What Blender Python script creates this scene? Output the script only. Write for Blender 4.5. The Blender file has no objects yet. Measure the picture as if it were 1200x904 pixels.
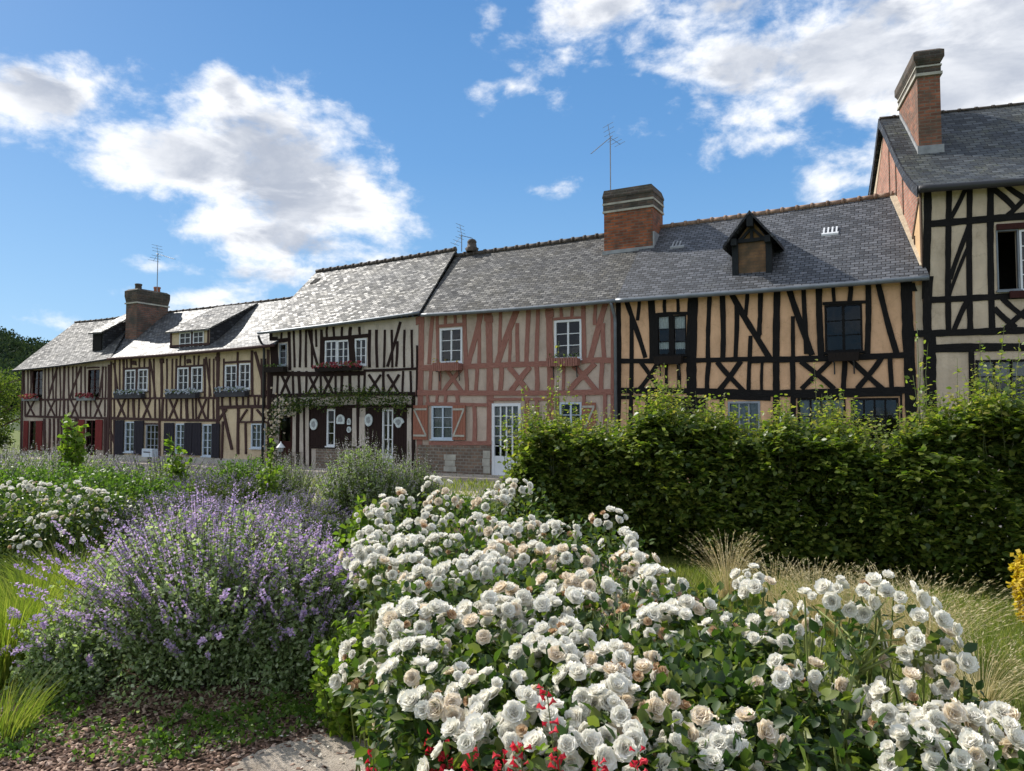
import bpy, math, random
import numpy as np
from mathutils import Vector, Matrix
random.seed(7); RNG = np.random.default_rng(7)
D = bpy.data; SC = bpy.context.scene; COL = SC.collection
R = math.radians

# ------------------------------------------------------------------ camera, light, exposure
FPX = 870.0; CX, CY = 600.0, 452.0; PITCH = math.atan(40/870); CAMZ = 1.75
cam = D.cameras.new('camera'); camo = D.objects.new('camera', cam); COL.objects.link(camo)
camo.location = (0, 0, CAMZ); camo.rotation_euler = (math.pi/2+PITCH, 0, 0)
cam.sensor_width = 36; cam.lens = 36*FPX/1200; cam.clip_start = .05; cam.clip_end = 3000
SC.camera = camo
SUNV = Vector((-.567, .422, .58)).normalized()
SUN_EL = math.asin(SUNV.z); SUN_ROT = math.atan2(SUNV.x, SUNV.y)
sl = D.lights.new('sun', 'SUN'); sl.energy = 5.0; sl.angle = R(.5); sl.color = (1, .95, .87)
so = D.objects.new('sun', sl); COL.objects.link(so)
so.rotation_euler = SUNV.to_track_quat('Z', 'Y').to_euler(); so.location = (-20, 20, 30)
SC.view_settings.view_transform = 'Standard'; SC.view_settings.look = 'None'
SC.view_settings.exposure = 0.27; SC.view_settings.gamma = 1
SKY_STRENGTH = .15

def raydir(px, py):
    x = (px-CX)/FPX; y = (CY-py)/FPX; c, s = math.cos(PITCH), math.sin(PITCH)
    return Vector((x, c-y*s, s+y*c))
def atY(px, py, Y):
    d = raydir(px, py); t = Y/d.y; return Vector((d.x*t, Y, CAMZ+d.z*t))
def ground(px, py, z=0):
    d = raydir(px, py); t = (z-CAMZ)/d.z; return Vector((d.x*t, d.y*t, z))
def srgb(r, g, b):
    f = lambda c: (c/255/12.92 if c/255 <= .04045 else ((c/255+.055)/1.055)**2.4)
    return (f(r), f(g), f(b), 1)

# ------------------------------------------------------------------ world: physical sky + clouds placed by direction
W = D.worlds.new('World'); SC.world = W; W.use_nodes = True
nt = W.node_tree; nt.nodes.clear(); N = nt.nodes.new; L = nt.links.new
def wm(op, *a):
    n = N('ShaderNodeMath'); n.operation = op
    for i, v in enumerate(a):
        if isinstance(v, (int, float)): n.inputs[i].default_value = v
        else: L(v, n.inputs[i])
    return n.outputs[0]
def wv(op, a, b=None):
    n = N('ShaderNodeVectorMath'); n.operation = op
    for i, v in enumerate((a, b)):
        if v is None: continue
        if isinstance(v, (tuple, Vector)): n.inputs[i].default_value = tuple(v)
        else: L(v, n.inputs[i])
    return n.outputs['Value'] if op in ('DOT_PRODUCT', 'LENGTH') else n.outputs['Vector']
out = N('ShaderNodeOutputWorld'); bg = N('ShaderNodeBackground'); bg.inputs['Strength'].default_value = SKY_STRENGTH
sky = N('ShaderNodeTexSky'); sky.sky_type = 'NISHITA'; sky.sun_disc = False
sky.sun_elevation = SUN_EL; sky.sun_rotation = SUN_ROT; sky.altitude = 0; sky.air_density = 1.0; sky.dust_density = .6; sky.ozone_density = 2.5
tc = N('ShaderNodeTexCoord'); dirv = wv('NORMALIZE', tc.outputs['Generated'])
def wnoise(scale, detail, rough=.55, off=(0, 0, 0), dist=0, sc=(1, 1, 1.6)):
    m = N('ShaderNodeMapping'); L(dirv, m.inputs['Vector']); m.inputs['Location'].default_value = off; m.inputs['Scale'].default_value = sc
    n = N('ShaderNodeTexNoise'); L(m.outputs[0], n.inputs['Vector']); n.inputs['Scale'].default_value = scale
    n.inputs['Detail'].default_value = detail; n.inputs['Roughness'].default_value = rough; n.inputs['Distortion'].default_value = dist
    return n.outputs['Fac']
n_big = wnoise(9, 10, .58, dist=.25); n_fine = wnoise(34, 8, .6, (3, 1, 2), .2)
CLOUDS = [ # px, py, rx, ry, tilt, weight
 (235,195,160,52,8,1),(330,205,135,88,20,1.25),(415,245,70,48,25,.9),(272,112,44,34,40,.9),(330,275,120,44,10,.95),(335,318,95,26,0,.6),(232,352,60,16,0,.45),(120,175,55,34,0,.6),
 (45,112,90,52,12,1.1),(50,172,55,16,5,.4),(118,93,34,9,10,.3),(480,272,45,12,-5,.3),(440,300,50,20,0,.5),
 (715,12,120,40,-8,.9),(665,62,34,22,-20,.45),(578,25,22,20,60,.33),(600,101,26,12,-10,.4),(657,116,20,14,-40,.33),(607,76,26,12,20,.25),(575,112,16,16,60,.25),
 (880,72,110,62,-8,1.0),(1010,65,170,85,0,1.2),(1150,70,170,120,0,1.2),(930,158,70,20,0,.45),(990,215,60,24,10,.5),(1030,180,70,30,0,.5),(860,5,120,40,0,.9),(1170,170,100,50,0,.7),
 (655,220,9,5,0,.1),(195,313,34,9,0,.33),(40,375,50,8,5,.2),(1250,20,300,160,0,1.2)]
field = None
for (px, py, rx, ry, tl, wt) in CLOUDS:
    c = raydir(px, py).normalized(); rt = Vector((c.y, -c.x, 0)).normalized(); up = rt.cross(c); k = 1/FPX*c.y**1.2
    t_ = R(-tl); r2 = (rt*math.cos(t_)+up*math.sin(t_))/(rx*k); u2 = (up*math.cos(t_)-rt*math.sin(t_))/(ry*k)
    df = wv('SUBTRACT', dirv, c); a = wv('DOT_PRODUCT', df, r2); b = wv('DOT_PRODUCT', df, u2); g = wv('DOT_PRODUCT', df, c*3)
    q = wm('SQRT', wm('ADD', wm('ADD', wm('MULTIPLY', a, a), wm('MULTIPLY', b, b)), wm('MULTIPLY', g, g)))
    f1 = wm('MULTIPLY', wm('SUBTRACT', 1.25, q), wt)
    field = f1 if field is None else wm('SMOOTH_MAX', field, f1, .25)
# unseen cloud cover behind and beside the view, thickened for neutral fill light
sep = N('ShaderNodeSeparateXYZ'); L(dirv, sep.inputs[0])
beh = wm('MULTIPLY', wm('SUBTRACT', wnoise(2.2, 4, .5, (5, 2, 0)), .36), 4.5)
behm = wm('MULTIPLY', wm('SUBTRACT', .55, sep.outputs['Y']), 3.0)
beh = wm('MINIMUM', beh, behm); field = wm('MAXIMUM', field, beh)
nn = wm('ADD', wm('MULTIPLY', wm('SUBTRACT', n_big, .5), 2.7), wm('MULTIPLY', wm('SUBTRACT', n_fine, .5), 1.0))
dens = wm('ADD', wm('MAXIMUM', field, -1.5), nn)
def sstep(v, a, b):
    n = N('ShaderNodeMapRange'); n.interpolation_type = 'SMOOTHSTEP'; L(v, n.inputs[0])
    n.inputs[1].default_value = a; n.inputs[2].default_value = b; return n.outputs[0]
alpha = sstep(dens, .02, .85)
n_sh = wnoise(11, 7, .55, (.03, .0, .045), .25, (1, 1, 2.6))      # the same cloud seen a little further up: relief
core = sstep(wm('ADD', field, wm('MULTIPLY', wm('SUBTRACT', n_sh, .5), 2.2)), .5, 1.15)
cr = N('ShaderNodeMixRGB'); L(wm('MULTIPLY', core, wm('MULTIPLY_ADD', sstep(wnoise(6, 8, .6, (.2, .1, .4), .3, (1, 1, 2)), .3, .62), .6, .4)), cr.inputs[0]); cr.inputs[1].default_value = (6.1, 6.2, 6.4, 1); cr.inputs[2].default_value = (2.7, 3.0, 3.6, 1)
hs = N('ShaderNodeHueSaturation'); L(sky.outputs[0], hs.inputs['Color']); hs.inputs['Saturation'].default_value = 1.12; hs.inputs['Value'].default_value = 1.0
grad = N('ShaderNodeValToRGB'); L(sep.outputs['Z'], grad.inputs[0]); ge = grad.color_ramp.elements; ge.new(.5); ge.new(.5)
for e_, (p_, c_) in zip(ge, [(0, (1.95, 3.5, 5.1, 1)), (.13, (1.45, 2.9, 4.7, 1)), (.33, (.78, 2.0, 4.0, 1)), (.6, (.42, 1.35, 3.2, 1))]): e_.position = p_; e_.color = c_
clean = N('ShaderNodeMixRGB'); clean.inputs[0].default_value = .85; L(hs.outputs[0], clean.inputs[1]); L(grad.outputs[0], clean.inputs[2])
mx = N('ShaderNodeMixRGB'); L(alpha, mx.inputs[0]); L(clean.outputs[0], mx.inputs[1]); L(cr.outputs[0], mx.inputs[2])
L(mx.outputs[0], bg.inputs['Color']); L(bg.outputs[0], out.inputs[0])

# ------------------------------------------------------------------ materials
def mat(name):
    m = D.materials.new(name); m.use_nodes = True; t = m.node_tree; t.nodes.clear()
    o = t.nodes.new('ShaderNodeOutputMaterial'); p = t.nodes.new('ShaderNodeBsdfPrincipled'); t.links.new(p.outputs[0], o.inputs[0])
    return m, t, p, o
def nd(t, typ, **kw):
    n = t.nodes.new(typ)
    for k, v in kw.items(): setattr(n, k, v)
    return n
def noise_of(t, scale, detail=4, coord='Object', sc=(1, 1, 1), rough=.55):
    c = nd(t, 'ShaderNodeTexCoord'); m = nd(t, 'ShaderNodeMapping'); m.inputs['Scale'].default_value = sc
    t.links.new(c.outputs[coord], m.inputs[0]); n = nd(t, 'ShaderNodeTexNoise'); t.links.new(m.outputs[0], n.inputs['Vector'])
    n.inputs['Scale'].default_value = scale; n.inputs['Detail'].default_value = detail; n.inputs['Roughness'].default_value = rough
    return n.outputs['Fac']
def ramp(t, fac, stops):
    r = nd(t, 'ShaderNodeValToRGB'); t.links.new(fac, r.inputs[0]); e = r.color_ramp.elements
    while len(e) < len(stops): e.new(.5)
    for el, (p, c) in zip(e, stops): el.position = p; el.color = c if len(c) == 4 else (*c, 1)
    return r.outputs[0]
def bump(t, p, h, strength, dist=.02, normal=None):
    b = nd(t, 'ShaderNodeBump'); b.inputs['Strength'].default_value = strength; b.inputs['Distance'].default_value = dist
    t.links.new(h, b.inputs['Height'])
    if normal: t.links.new(normal, b.inputs['Normal'])
    t.links.new(b.outputs[0], p.inputs['Normal'])
def mul(c, k): return (c[0]*k, c[1]*k, c[2]*k, 1)
def mixc(t, f, a, b, mode='MIX'):
    m = nd(t, 'ShaderNodeMixRGB', blend_type=mode)
    for i, v in enumerate((f, a, b)):
        if isinstance(v, (int, float)): m.inputs[i].default_value = v
        elif isinstance(v, tuple): m.inputs[i].default_value = v
        else: t.links.new(v, m.inputs[i])
    return m.outputs[0]
def plain(name, c, rough=.6, var=.25, scale=6, bs=.15, metal=0):
    m, t, p, o = mat(name); n = noise_of(t, scale, 6)
    t.links.new(ramp(t, n, [(.3, mul(c, 1-var)), (.7, mul(c, 1+var))]), p.inputs['Base Color'])
    p.inputs['Roughness'].default_value = rough; p.inputs['Metallic'].default_value = metal
    bump(t, p, noise_of(t, scale*6, 4), bs); return m
def plaster(name, c, dirt=.35):
    m, t, p, o = mat(name)
    a = ramp(t, noise_of(t, 1.3, 7), [(.3, mul(c, .82)), (.7, mul(c, 1.1))])
    st = noise_of(t, 2.2, 7, sc=(1, 1, .22), rough=.65)            # run-off streaks
    s = ramp(t, st, [(.45, (1, 1, 1, 1)), (.75, (1-dirt, 1-dirt*1.05, 1-dirt*1.1, 1))])
    vo = nd(t, 'ShaderNodeTexVoronoi', feature='DISTANCE_TO_EDGE'); vc = nd(t, 'ShaderNodeTexCoord'); vn = nd(t, 'ShaderNodeTexNoise'); vn.inputs['Scale'].default_value = 5; vn.inputs['Detail'].default_value = 5; t.links.new(vc.outputs['Object'], vn.inputs['Vector'])
    vm = nd(t, 'ShaderNodeVectorMath', operation='MULTIPLY_ADD'); t.links.new(vn.outputs['Color'], vm.inputs[0]); vm.inputs[1].default_value = (.5, .5, .5); t.links.new(vc.outputs['Object'], vm.inputs[2]); t.links.new(vm.outputs[0], vo.inputs['Vector']); vo.inputs['Scale'].default_value = 1.1
    ck = ramp(t, vo.outputs['Distance'], [(.003, (.86, .85, .84, 1)), (.012, (1, 1, 1, 1))]); pt = ramp(t, noise_of(t, 3.7, 8, rough=.7), [(.36, (.90, .89, .87, 1)), (.5, (1, 1, 1, 1)), (.64, (1.0, 1.0, 1.0, 1)), (.72, (1.07, 1.06, 1.05, 1))])
    t.links.new(mixc(t, 1.0, mixc(t, 1.0, mixc(t, 1.0, a, s, 'MULTIPLY'), ck, 'MULTIPLY'), pt, 'MULTIPLY'), p.inputs['Base Color']); p.inputs['Roughness'].default_value = .95
    p.inputs['Specular IOR Level'].default_value = .15
    bump(t, p, noise_of(t, 14, 6), .5, .02); return m
def timber(name, c, light=None):
    m, t, p, o = mat(name); light = light or mul(c, 1.9)
    g = noise_of(t, 8, 6, 'UV', (7, .7, 1), .65); g2 = noise_of(t, 2.0, 4)
    a = ramp(t, g, [(.32, mul(c, .45)), (.5, c), (.72, light)])
    t.links.new(mixc(t, g2, a, mul(c, .85)), p.inputs['Base Color']); p.inputs['Roughness'].default_value = .85
    p.inputs['Specular IOR Level'].default_value = .2
    bump(t, p, g, .7, .02); return m
def bricks(name, c1, c2, mortar, bw=.25, bh=.085, ms=.014, dirt=None, squash=1, bs=.6, rough=.9):
    m, t, p, o = mat(name); c = nd(t, 'ShaderNodeTexCoord'); b = nd(t, 'ShaderNodeTexBrick')
    w = nd(t, 'ShaderNodeVectorMath', operation='ADD'); t.links.new(c.outputs['UV'], w.inputs[0])
    wn = nd(t, 'ShaderNodeTexNoise'); t.links.new(c.outputs['UV'], wn.inputs['Vector']); wn.inputs['Scale'].default_value = 3
    ws = nd(t, 'ShaderNodeVectorMath', operation='SCALE'); ws.inputs['Scale'].default_value = .03; t.links.new(wn.outputs['Color'], ws.inputs[0]); t.links.new(ws.outputs[0], w.inputs[1])
    t.links.new(w.outputs[0], b.inputs['Vector'])
    b.inputs['Scale'].default_value = 1; b.inputs['Brick Width'].default_value = bw; b.inputs['Row Height'].default_value = bh; b.inputs['Mortar Size'].default_value = ms
    b.inputs['Color1'].default_value = c1; b.inputs['Color2'].default_value = c2; b.inputs['Mortar'].default_value = mortar; b.inputs['Mortar Smooth'].default_value = .3
    col = b.outputs['Color']; n = noise_of(t, 4, 7)
    col = mixc(t, 1.0, col, ramp(t, n, [(.3, (.65, .65, .65, 1)), (.7, (1.15, 1.15, 1.15, 1))]), 'MULTIPLY')
    if dirt: col = mixc(t, ramp(t, noise_of(t, 1.6, 6), [(.48, (0, 0, 0, 1)), (.68, (.8, .8, .8, 1))]), col, dirt)
    t.links.new(col, p.inputs['Base Color']); p.inputs['Roughness'].default_value = rough
    inv = nd(t, 'ShaderNodeMath', operation='SUBTRACT'); inv.inputs[0].default_value = 1; t.links.new(b.outputs['Fac'], inv.inputs[1])
    ad = nd(t, 'ShaderNodeMath', operation='ADD'); t.links.new(inv.outputs[0], ad.inputs[0]); t.links.new(noise_of(t, 40, 4), ad.inputs[1])
    bump(t, p, ad.outputs[0], bs, .015); return m
def slate(name, c1, c2, lichen=None, lich=.5, rough=(.32, .6), tilt=.12, bw=.19, bh=.105, moss=None):
    m, t, p, o = mat(name); c = nd(t, 'ShaderNodeTexCoord'); b = nd(t, 'ShaderNodeTexBrick')
    wn = nd(t, 'ShaderNodeTexNoise'); t.links.new(c.outputs['UV'], wn.inputs['Vector']); wn.inputs['Scale'].default_value = 1.7; wn.inputs['Detail'].default_value = 6
    ws = nd(t, 'ShaderNodeVectorMath', operation='SCALE'); ws.inputs['Scale'].default_value = .07; t.links.new(wn.outputs['Color'], ws.inputs[0])
    w = nd(t, 'ShaderNodeVectorMath', operation='ADD'); t.links.new(c.outputs['UV'], w.inputs[0]); t.links.new(ws.outputs[0], w.inputs[1]); t.links.new(w.outputs[0], b.inputs['Vector'])
    b.inputs['Scale'].default_value = 1; b.inputs['Brick Width'].default_value = bw; b.inputs['Row Height'].default_value = bh; b.inputs['Mortar Size'].default_value = .011; b.inputs['Mortar Smooth'].default_value = .2
    b.inputs['Color1'].default_value = (0, 0, 0, 1); b.inputs['Color2'].default_value = (1, 1, 1, 1); b.inputs['Mortar'].default_value = (.5, .5, .5, 1)
    rnd = b.outputs['Color']; p.inputs['Specular IOR Level'].default_value = .36
    col = ramp(t, rnd, [(0, mul(c1, .6)), (.5, c1), (1, c2)])
    if lichen:
        n = noise_of(t, 1.1, 8, rough=.68); n2 = noise_of(t, 17, 5, rough=.7)
        ad = nd(t, 'ShaderNodeMath', operation='ADD'); t.links.new(n, ad.inputs[0]); t.links.new(n2, ad.inputs[1])
        col = mixc(t, ramp(t, ad.outputs[0], [(1.08-.25*lich, (0, 0, 0, 1)), (1.22-.2*lich, (.85, .85, .85, 1))]) if False else ramp(t, n, [(.62-.25*lich, (0, 0, 0, 1)), (.78-.2*lich, (.8, .8, .8, 1))]), col, mixc(t, ramp(t, n2, [(.4, (0, 0, 0, 1)), (.6, (1, 1, 1, 1))]), col, lichen))
    if moss:
        col = mixc(t, ramp(t, noise_of(t, 2.3, 8, rough=.7), [(.58, (0, 0, 0, 1)), (.68, (.9, .9, .9, 1))]), col, moss)
    col = mixc(t, b.outputs['Fac'], col, (.012, .012, .014, 1))
    t.links.new(col, p.inputs['Base Color'])
    wh = nd(t, 'ShaderNodeTexWhiteNoise', noise_dimensions='1D'); sp = nd(t, 'ShaderNodeSeparateColor'); t.links.new(rnd, sp.inputs[0]); t.links.new(sp.outputs[0], wh.inputs['W'])
    rr = nd(t, 'ShaderNodeMapRange'); t.links.new(wh.outputs['Value'], rr.inputs[0]); rr.inputs[3].default_value = rough[0]; rr.inputs[4].default_value = rough[1]
    t.links.new(rr.outputs[0], p.inputs['Roughness'])
    sb = nd(t, 'ShaderNodeVectorMath', operation='SUBTRACT'); t.links.new(wh.outputs['Color'], sb.inputs[0]); sb.inputs[1].default_value = (.5, .5, .5)
    sc_ = nd(t, 'ShaderNodeVectorMath', operation='SCALE'); t.links.new(sb.outputs[0], sc_.inputs[0]); sc_.inputs['Scale'].default_value = tilt*2
    g = nd(t, 'ShaderNodeNewGeometry'); ad2 = nd(t, 'ShaderNodeVectorMath', operation='ADD'); t.links.new(g.outputs['Normal'], ad2.inputs[0]); t.links.new(sc_.outputs[0], ad2.inputs[1])
    nm = nd(t, 'ShaderNodeVectorMath', operation='NORMALIZE'); t.links.new(ad2.outputs[0], nm.inputs[0])
    inv = nd(t, 'ShaderNodeMath', operation='SUBTRACT'); inv.inputs[0].default_value = 1; t.links.new(b.outputs['Fac'], inv.inputs[1])
    ad3 = nd(t, 'ShaderNodeMath', operation='MULTIPLY_ADD'); t.links.new(noise_of(t, 30, 6, rough=.7), ad3.inputs[0]); ad3.inputs[1].default_value = .8; t.links.new(inv.outputs[0], ad3.inputs[2])
    bump(t, p, ad3.outputs[0], .8, .015, nm.outputs[0])
    return m
def foliage(name, stops, trans=.35, rough=.5, spec=.4, tcol=None):
    m, t, p, o = mat(name); g = nd(t, 'ShaderNodeNewGeometry')
    col = ramp(t, g.outputs['Random Per Island'], stops); t.links.new(col, p.inputs['Base Color'])
    p.inputs['Roughness'].default_value = rough; p.inputs['Specular IOR Level'].default_value = spec
    tr = nd(t, 'ShaderNodeBsdfTranslucent'); tc_ = mixc(t, 1.0, col, tcol or (1.5, 1.7, .7, 1), 'MULTIPLY'); t.links.new(tc_, tr.inputs[0])
    mx_ = nd(t, 'ShaderNodeMixShader'); mx_.inputs[0].default_value = trans
    t.links.new(p.outputs[0], mx_.inputs[1]); t.links.new(tr.outputs[0], mx_.inputs[2]); t.links.new(mx_.outputs[0], o.inputs[0]); return m
def glassmat(name, tint=(.03, .035, .04, 1), refl=.25):
    m, t, p, o = mat(name); t.nodes.remove(p)
    tr = nd(t, 'ShaderNodeBsdfTransparent'); tr.inputs[0].default_value = (.75, .8, .8, 1); gl = nd(t, 'ShaderNodeBsdfGlossy'); gl.inputs['Roughness'].default_value = .03
    gl.inputs[0].default_value = (.6, .63, .66, 1)
    fr = nd(t, 'ShaderNodeFresnel'); fr.inputs[0].default_value = 1.5; ad = nd(t, 'ShaderNodeMath', operation='ADD'); ad.inputs[1].default_value = refl; t.links.new(fr.outputs[0], ad.inputs[0]); ad.use_clamp = True
    bn = nd(t, 'ShaderNodeBump'); bn.inputs['Strength'].default_value = .12; bn.inputs['Distance'].default_value = .02; t.links.new(noise_of(t, 3, 2), bn.inputs['Height']); t.links.new(bn.outputs[0], gl.inputs['Normal'])
    mx_ = nd(t, 'ShaderNodeMixShader'); t.links.new(ad.outputs[0], mx_.inputs[0]); t.links.new(tr.outputs[0], mx_.inputs[1]); t.links.new(gl.outputs[0], mx_.inputs[2]); t.links.new(mx_.outputs[0], o.inputs[0]); return m

M = {}
M['plaster_grey'] = plaster('old cream plaster', (.57, .485, .395, 1))
M['plaster_yellow'] = plaster('yellow plaster', (.66, .53, .355, 1), .3)
M['plaster_white'] = plaster('off white plaster', (.60, .53, .455, 1))
M['plaster_pink'] = plaster('pale pinkish plaster', (.56, .45, .37, 1))
M['plaster_orange'] = plaster('apricot plaster', (.76, .475, .285, 1), .24)
M['plaster_beige'] = plaster('beige plaster', (.62, .51, .38, 1), .28)
M['timber_purple'] = timber('purplish brown timber', (.075, .042, .038, 1))
M['timber_dark'] = timber('very dark brown timber', (.026, .014, .012, 1))
M['timber_pink'] = timber('faded red timber', (.34, .155, .12, 1), (.47, .27, .215, 1))
M['timber_black'] = timber('black tarred timber', (.011, .010, .010, 1), (.03, .028, .026, 1))
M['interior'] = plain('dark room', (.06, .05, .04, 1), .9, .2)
M['slate_silver'] = slate('weathered silvery slate', (.085, .085, .085, 1), (.20, .195, .18, 1), (.24, .215, .16, 1), .75, (.46, .7), .12)
M['slate_glare'] = slate('smooth pale slate', (.10, .105, .11, 1), (.18, .185, .19, 1), (.22, .20, .16, 1), .5, (.46, .62), .08)
M['slate_far'] = slate('dull grey slate of the end house', (.09, .09, .09, 1), (.18, .175, .165, 1), (.20, .185, .14, 1), .6, (.6, .8), .12)
M['slate_old'] = slate('old brown and grey slate', (.065, .065, .066, 1), (.155, .15, .14, 1), (.14, .125, .09, 1), .85, (.5, .75), .12)
M['slate_new'] = slate('clean blue grey slate', (.095, .10, .11, 1), (.15, .155, .17, 1), (.14, .14, .13, 1), .25, (.42, .6), .05)
M['slate_moss'] = slate('mossy dark slate', (.045, .052, .058, 1), (.10, .11, .115, 1), (.16, .16, .11, 1), .6, (.5, .75), .08, moss=(.075, .085, .035, 1), bw=.24, bh=.14)
M['slate_dark'] = slate('dark slate cladding', (.03, .032, .038, 1), (.065, .068, .075, 1), None, rough=(.5, .7), tilt=.05)
M['brick_orange'] = bricks('orange brick', (.44, .125, .045, 1), (.19, .06, .030, 1), (.20, .14, .10, 1), dirt=(.06, .05, .04, 1))
M['brick_dark'] = bricks('sooty brick', (.13, .085, .06, 1), (.06, .045, .037, 1), (.10, .09, .075, 1), dirt=(.03, .035, .022, 1))
M['brick_old'] = bricks('old brown brick', (.27, .12, .08, 1), (.13, .075, .055, 1), (.15, .13, .11, 1), dirt=(.05, .05, .042, 1))
M['brick_pink'] = bricks('salmon brick infill', (.46, .19, .13, 1), (.33, .14, .10, 1), (.34, .27, .2, 1))
M['stone_base'] = bricks('brown rubble stone', (.25, .165, .115, 1), (.14, .10, .078, 1), (.24, .21, .17, 1), bw=.2, bh=.1, ms=.02)
M['stone_pale'] = plain('pale limestone', (.42, .40, .34, 1), .9, .25, 5, .4)
M['mortar'] = plain('lime mortar', (.55, .45, .32, 1), .95, .25, 7, .5)
M['zinc'] = plain('zinc', (.16, .18, .20, 1), .45, .2, 4, .1, .4)
M['dark_metal'] = plain('dark metal', (.02, .02, .022, 1), .5, .2)
M['lead'] = plain('lead flashing', (.28, .29, .30, 1), .55, .25, 5, .2)
M['antenna'] = plain('aluminium tube', (.25, .26, .28, 1), .4, .1, 3, .0, .6)
M['clay'] = plain('terracotta', (.36, .14, .08, 1), .85, .3, 8, .3)
M['clay_dark'] = plain('sooty ridge tile', (.07, .055, .045, 1), .8, .5, 5, .4)
M['clay_ridge'] = plain('weathered ridge tile', (.26, .17, .12, 1), .85, .45, 4, .4)
M['white'] = plain('white paint', (.72, .74, .76, 1), .5, .06, 5, .08)
M['blue_white'] = plain('pale blue paint', (.50, .58, .66, 1), .5, .08, 5, .08)
M['grey_paint'] = plain('cool grey paint', (.26, .29, .33, 1), .6, .15, 5, .1)
M['dark_shutter'] = timber('blue black shutter paint', (.028, .026, .034, 1))
M['red_shutter'] = timber('oxblood shutter paint', (.20, .034, .030, 1), (.26, .06, .05, 1))
M['red_dark'] = timber('dark red joinery', (.05, .016, .014, 1))
M['pink_board'] = timber('salmon board paint', (.36, .15, .10, 1), (.46, .22, .16, 1))
M['lace'] = plain('lace curtain', (.85, .87, .85, 1), .9, .25, 60, .3)
M['net'] = plain('net curtain', (.30, .32, .33, 1), .9, .25, 20, .3)
M['glass'] = glassmat('window glass', refl=.0)
M['glass_sky'] = glassmat('sky reflecting glass', refl=.03)
M['planter'] = plain('slate coloured planter', (.035, .035, .045, 1), .7, .3)
M['planter_grey'] = plain('zinc grey planter', (.22, .24, .25, 1), .6, .2)
M['planter_wood'] = timber('dark wooden planter', (.02, .015, .013, 1))
M['plaque'] = plain('white enamel', (.55, .60, .60, 1), .4, .3, 14, .1)
M['trunk'] = timber('bark', (.10, .075, .05, 1))
M['twig'] = plain('green twig', (.10, .12, .035, 1), .7, .3)
M['cane'] = plain('rose cane', (.17, .20, .05, 1), .6, .3)
M['drystem'] = plain('dry stalk', (.36, .30, .19, 1), .8, .3)

def ramp3(a, b, c): return [(0, (*a, 1)), (.55, (*b, 1)), (1, (*c, 1))]
M['hedge'] = foliage('hornbeam leaf', ramp3((.050, .088, .016), (.11, .155, .028), (.27, .30, .06)), .45, .42, .5)
M['hedge_tip'] = foliage('young hornbeam leaf', ramp3((.12, .18, .025), (.22, .26, .045), (.36, .30, .10)), .48, .45, .4)
M['rose_leaf'] = foliage('rose leaf', ramp3((.022, .050, .012), (.060, .105, .020), (.19, .22, .045)), .38, .48, .45)
M['mint_leaf'] = foliage('lime mint leaf', ramp3((.10, .17, .025), (.15, .23, .03), (.24, .30, .05)), .45, .5, .3)
M['cat_leaf'] = foliage('grey green catmint leaf', ramp3((.13, .20, .07), (.30, .37, .20), (.48, .54, .36)), .42, .6, .3)
M['cat_flower'] = foliage('violet catmint floret', ramp3((.36, .29, .52), (.58, .45, .66), (.74, .58, .70)), .45, .6, .2, (1.1, 1, 1.2, 1))
M['lav_flower'] = foliage('lavender floret', ramp3((.19, .16, .24), (.30, .26, .38), (.42, .37, .46)), .35, .7, .2, (1.1, 1, 1.2, 1))
M['lav_leaf'] = foliage('lavender leaf', ramp3((.07, .11, .035), (.13, .17, .06), (.20, .22, .10)), .3, .6, .3)
M['sage_leaf'] = foliage('silver sage leaf', ramp3((.13, .19, .06), (.24, .30, .13), (.40, .45, .28)), .38, .6, .3)
M['sage_flower'] = foliage('pale grey sage floret', ramp3((.42, .40, .38), (.54, .50, .49), (.64, .60, .61)), .4, .7, .2, (1, 1, 1.1, 1))
M['green_leaf'] = foliage('fresh perennial leaf', ramp3((.055, .11, .02), (.10, .18, .03), (.19, .27, .06)), .4, .5, .3)
M['box_leaf'] = foliage('dark box leaf', ramp3((.03, .07, .012), (.06, .11, .02), (.12, .17, .03)), .3, .4, .5)
M['yellow_leaf'] = foliage('golden leaf', ramp3((.45, .32, .03), (.62, .44, .04), (.70, .55, .10)), .4, .5, .3)
M['petal'] = foliage('white rose petal', ramp3((.89, .86, .76), (.93, .91, .84), (.95, .92, .87)), .32, .7, .2, (1.0, 1.0, .97, 1))
M['petal_cream'] = foliage('blush rose petal', ramp3((.86, .75, .58), (.91, .85, .73), (.93, .87, .81)), .32, .7, .2, (1.05, 1, .9, 1))
M['petal_spent'] = foliage('faded rose petal', ramp3((.36, .20, .10), (.58, .40, .24), (.70, .56, .38)), .3, .7, .2, (1.05, 1, .9, 1))
M['red_flower'] = foliage('coral red salvia flower', ramp3((.55, .02, .05), (.72, .05, .08), (.80, .12, .14)), .35, .5, .3, (1.2, 1, 1, 1))
M['geranium'] = foliage('red geranium petal', ramp3((.30, .03, .05), (.45, .07, .10), (.60, .30, .28)), .3, .6, .2, (1.1, 1, 1, 1))
M['white_flower'] = foliage('white petunia petal', ramp3((.5, .55, .6), (.62, .66, .72), (.72, .74, .78)), .3, .6, .2, (1, 1, 1, 1))
M['grass'] = foliage('lawn blade', ramp3((.09, .135, .024), (.17, .21, .04), (.34, .32, .12)), .4, .5, .3)
M['tallgrass'] = foliage('lime tall grass', ramp3((.09, .13, .022), (.17, .22, .035), (.34, .34, .09)), .42, .5, .3)
M['feather'] = foliage('straw feather grass', ramp3((.34, .31, .14), (.56, .49, .28), (.72, .64, .43)), .4, .6, .3, (1.1, 1, .8, 1))
M['feather_green'] = foliage('green feather grass', ramp3((.12, .16, .04), (.20, .24, .07), (.34, .34, .14)), .4, .6, .3)
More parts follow.
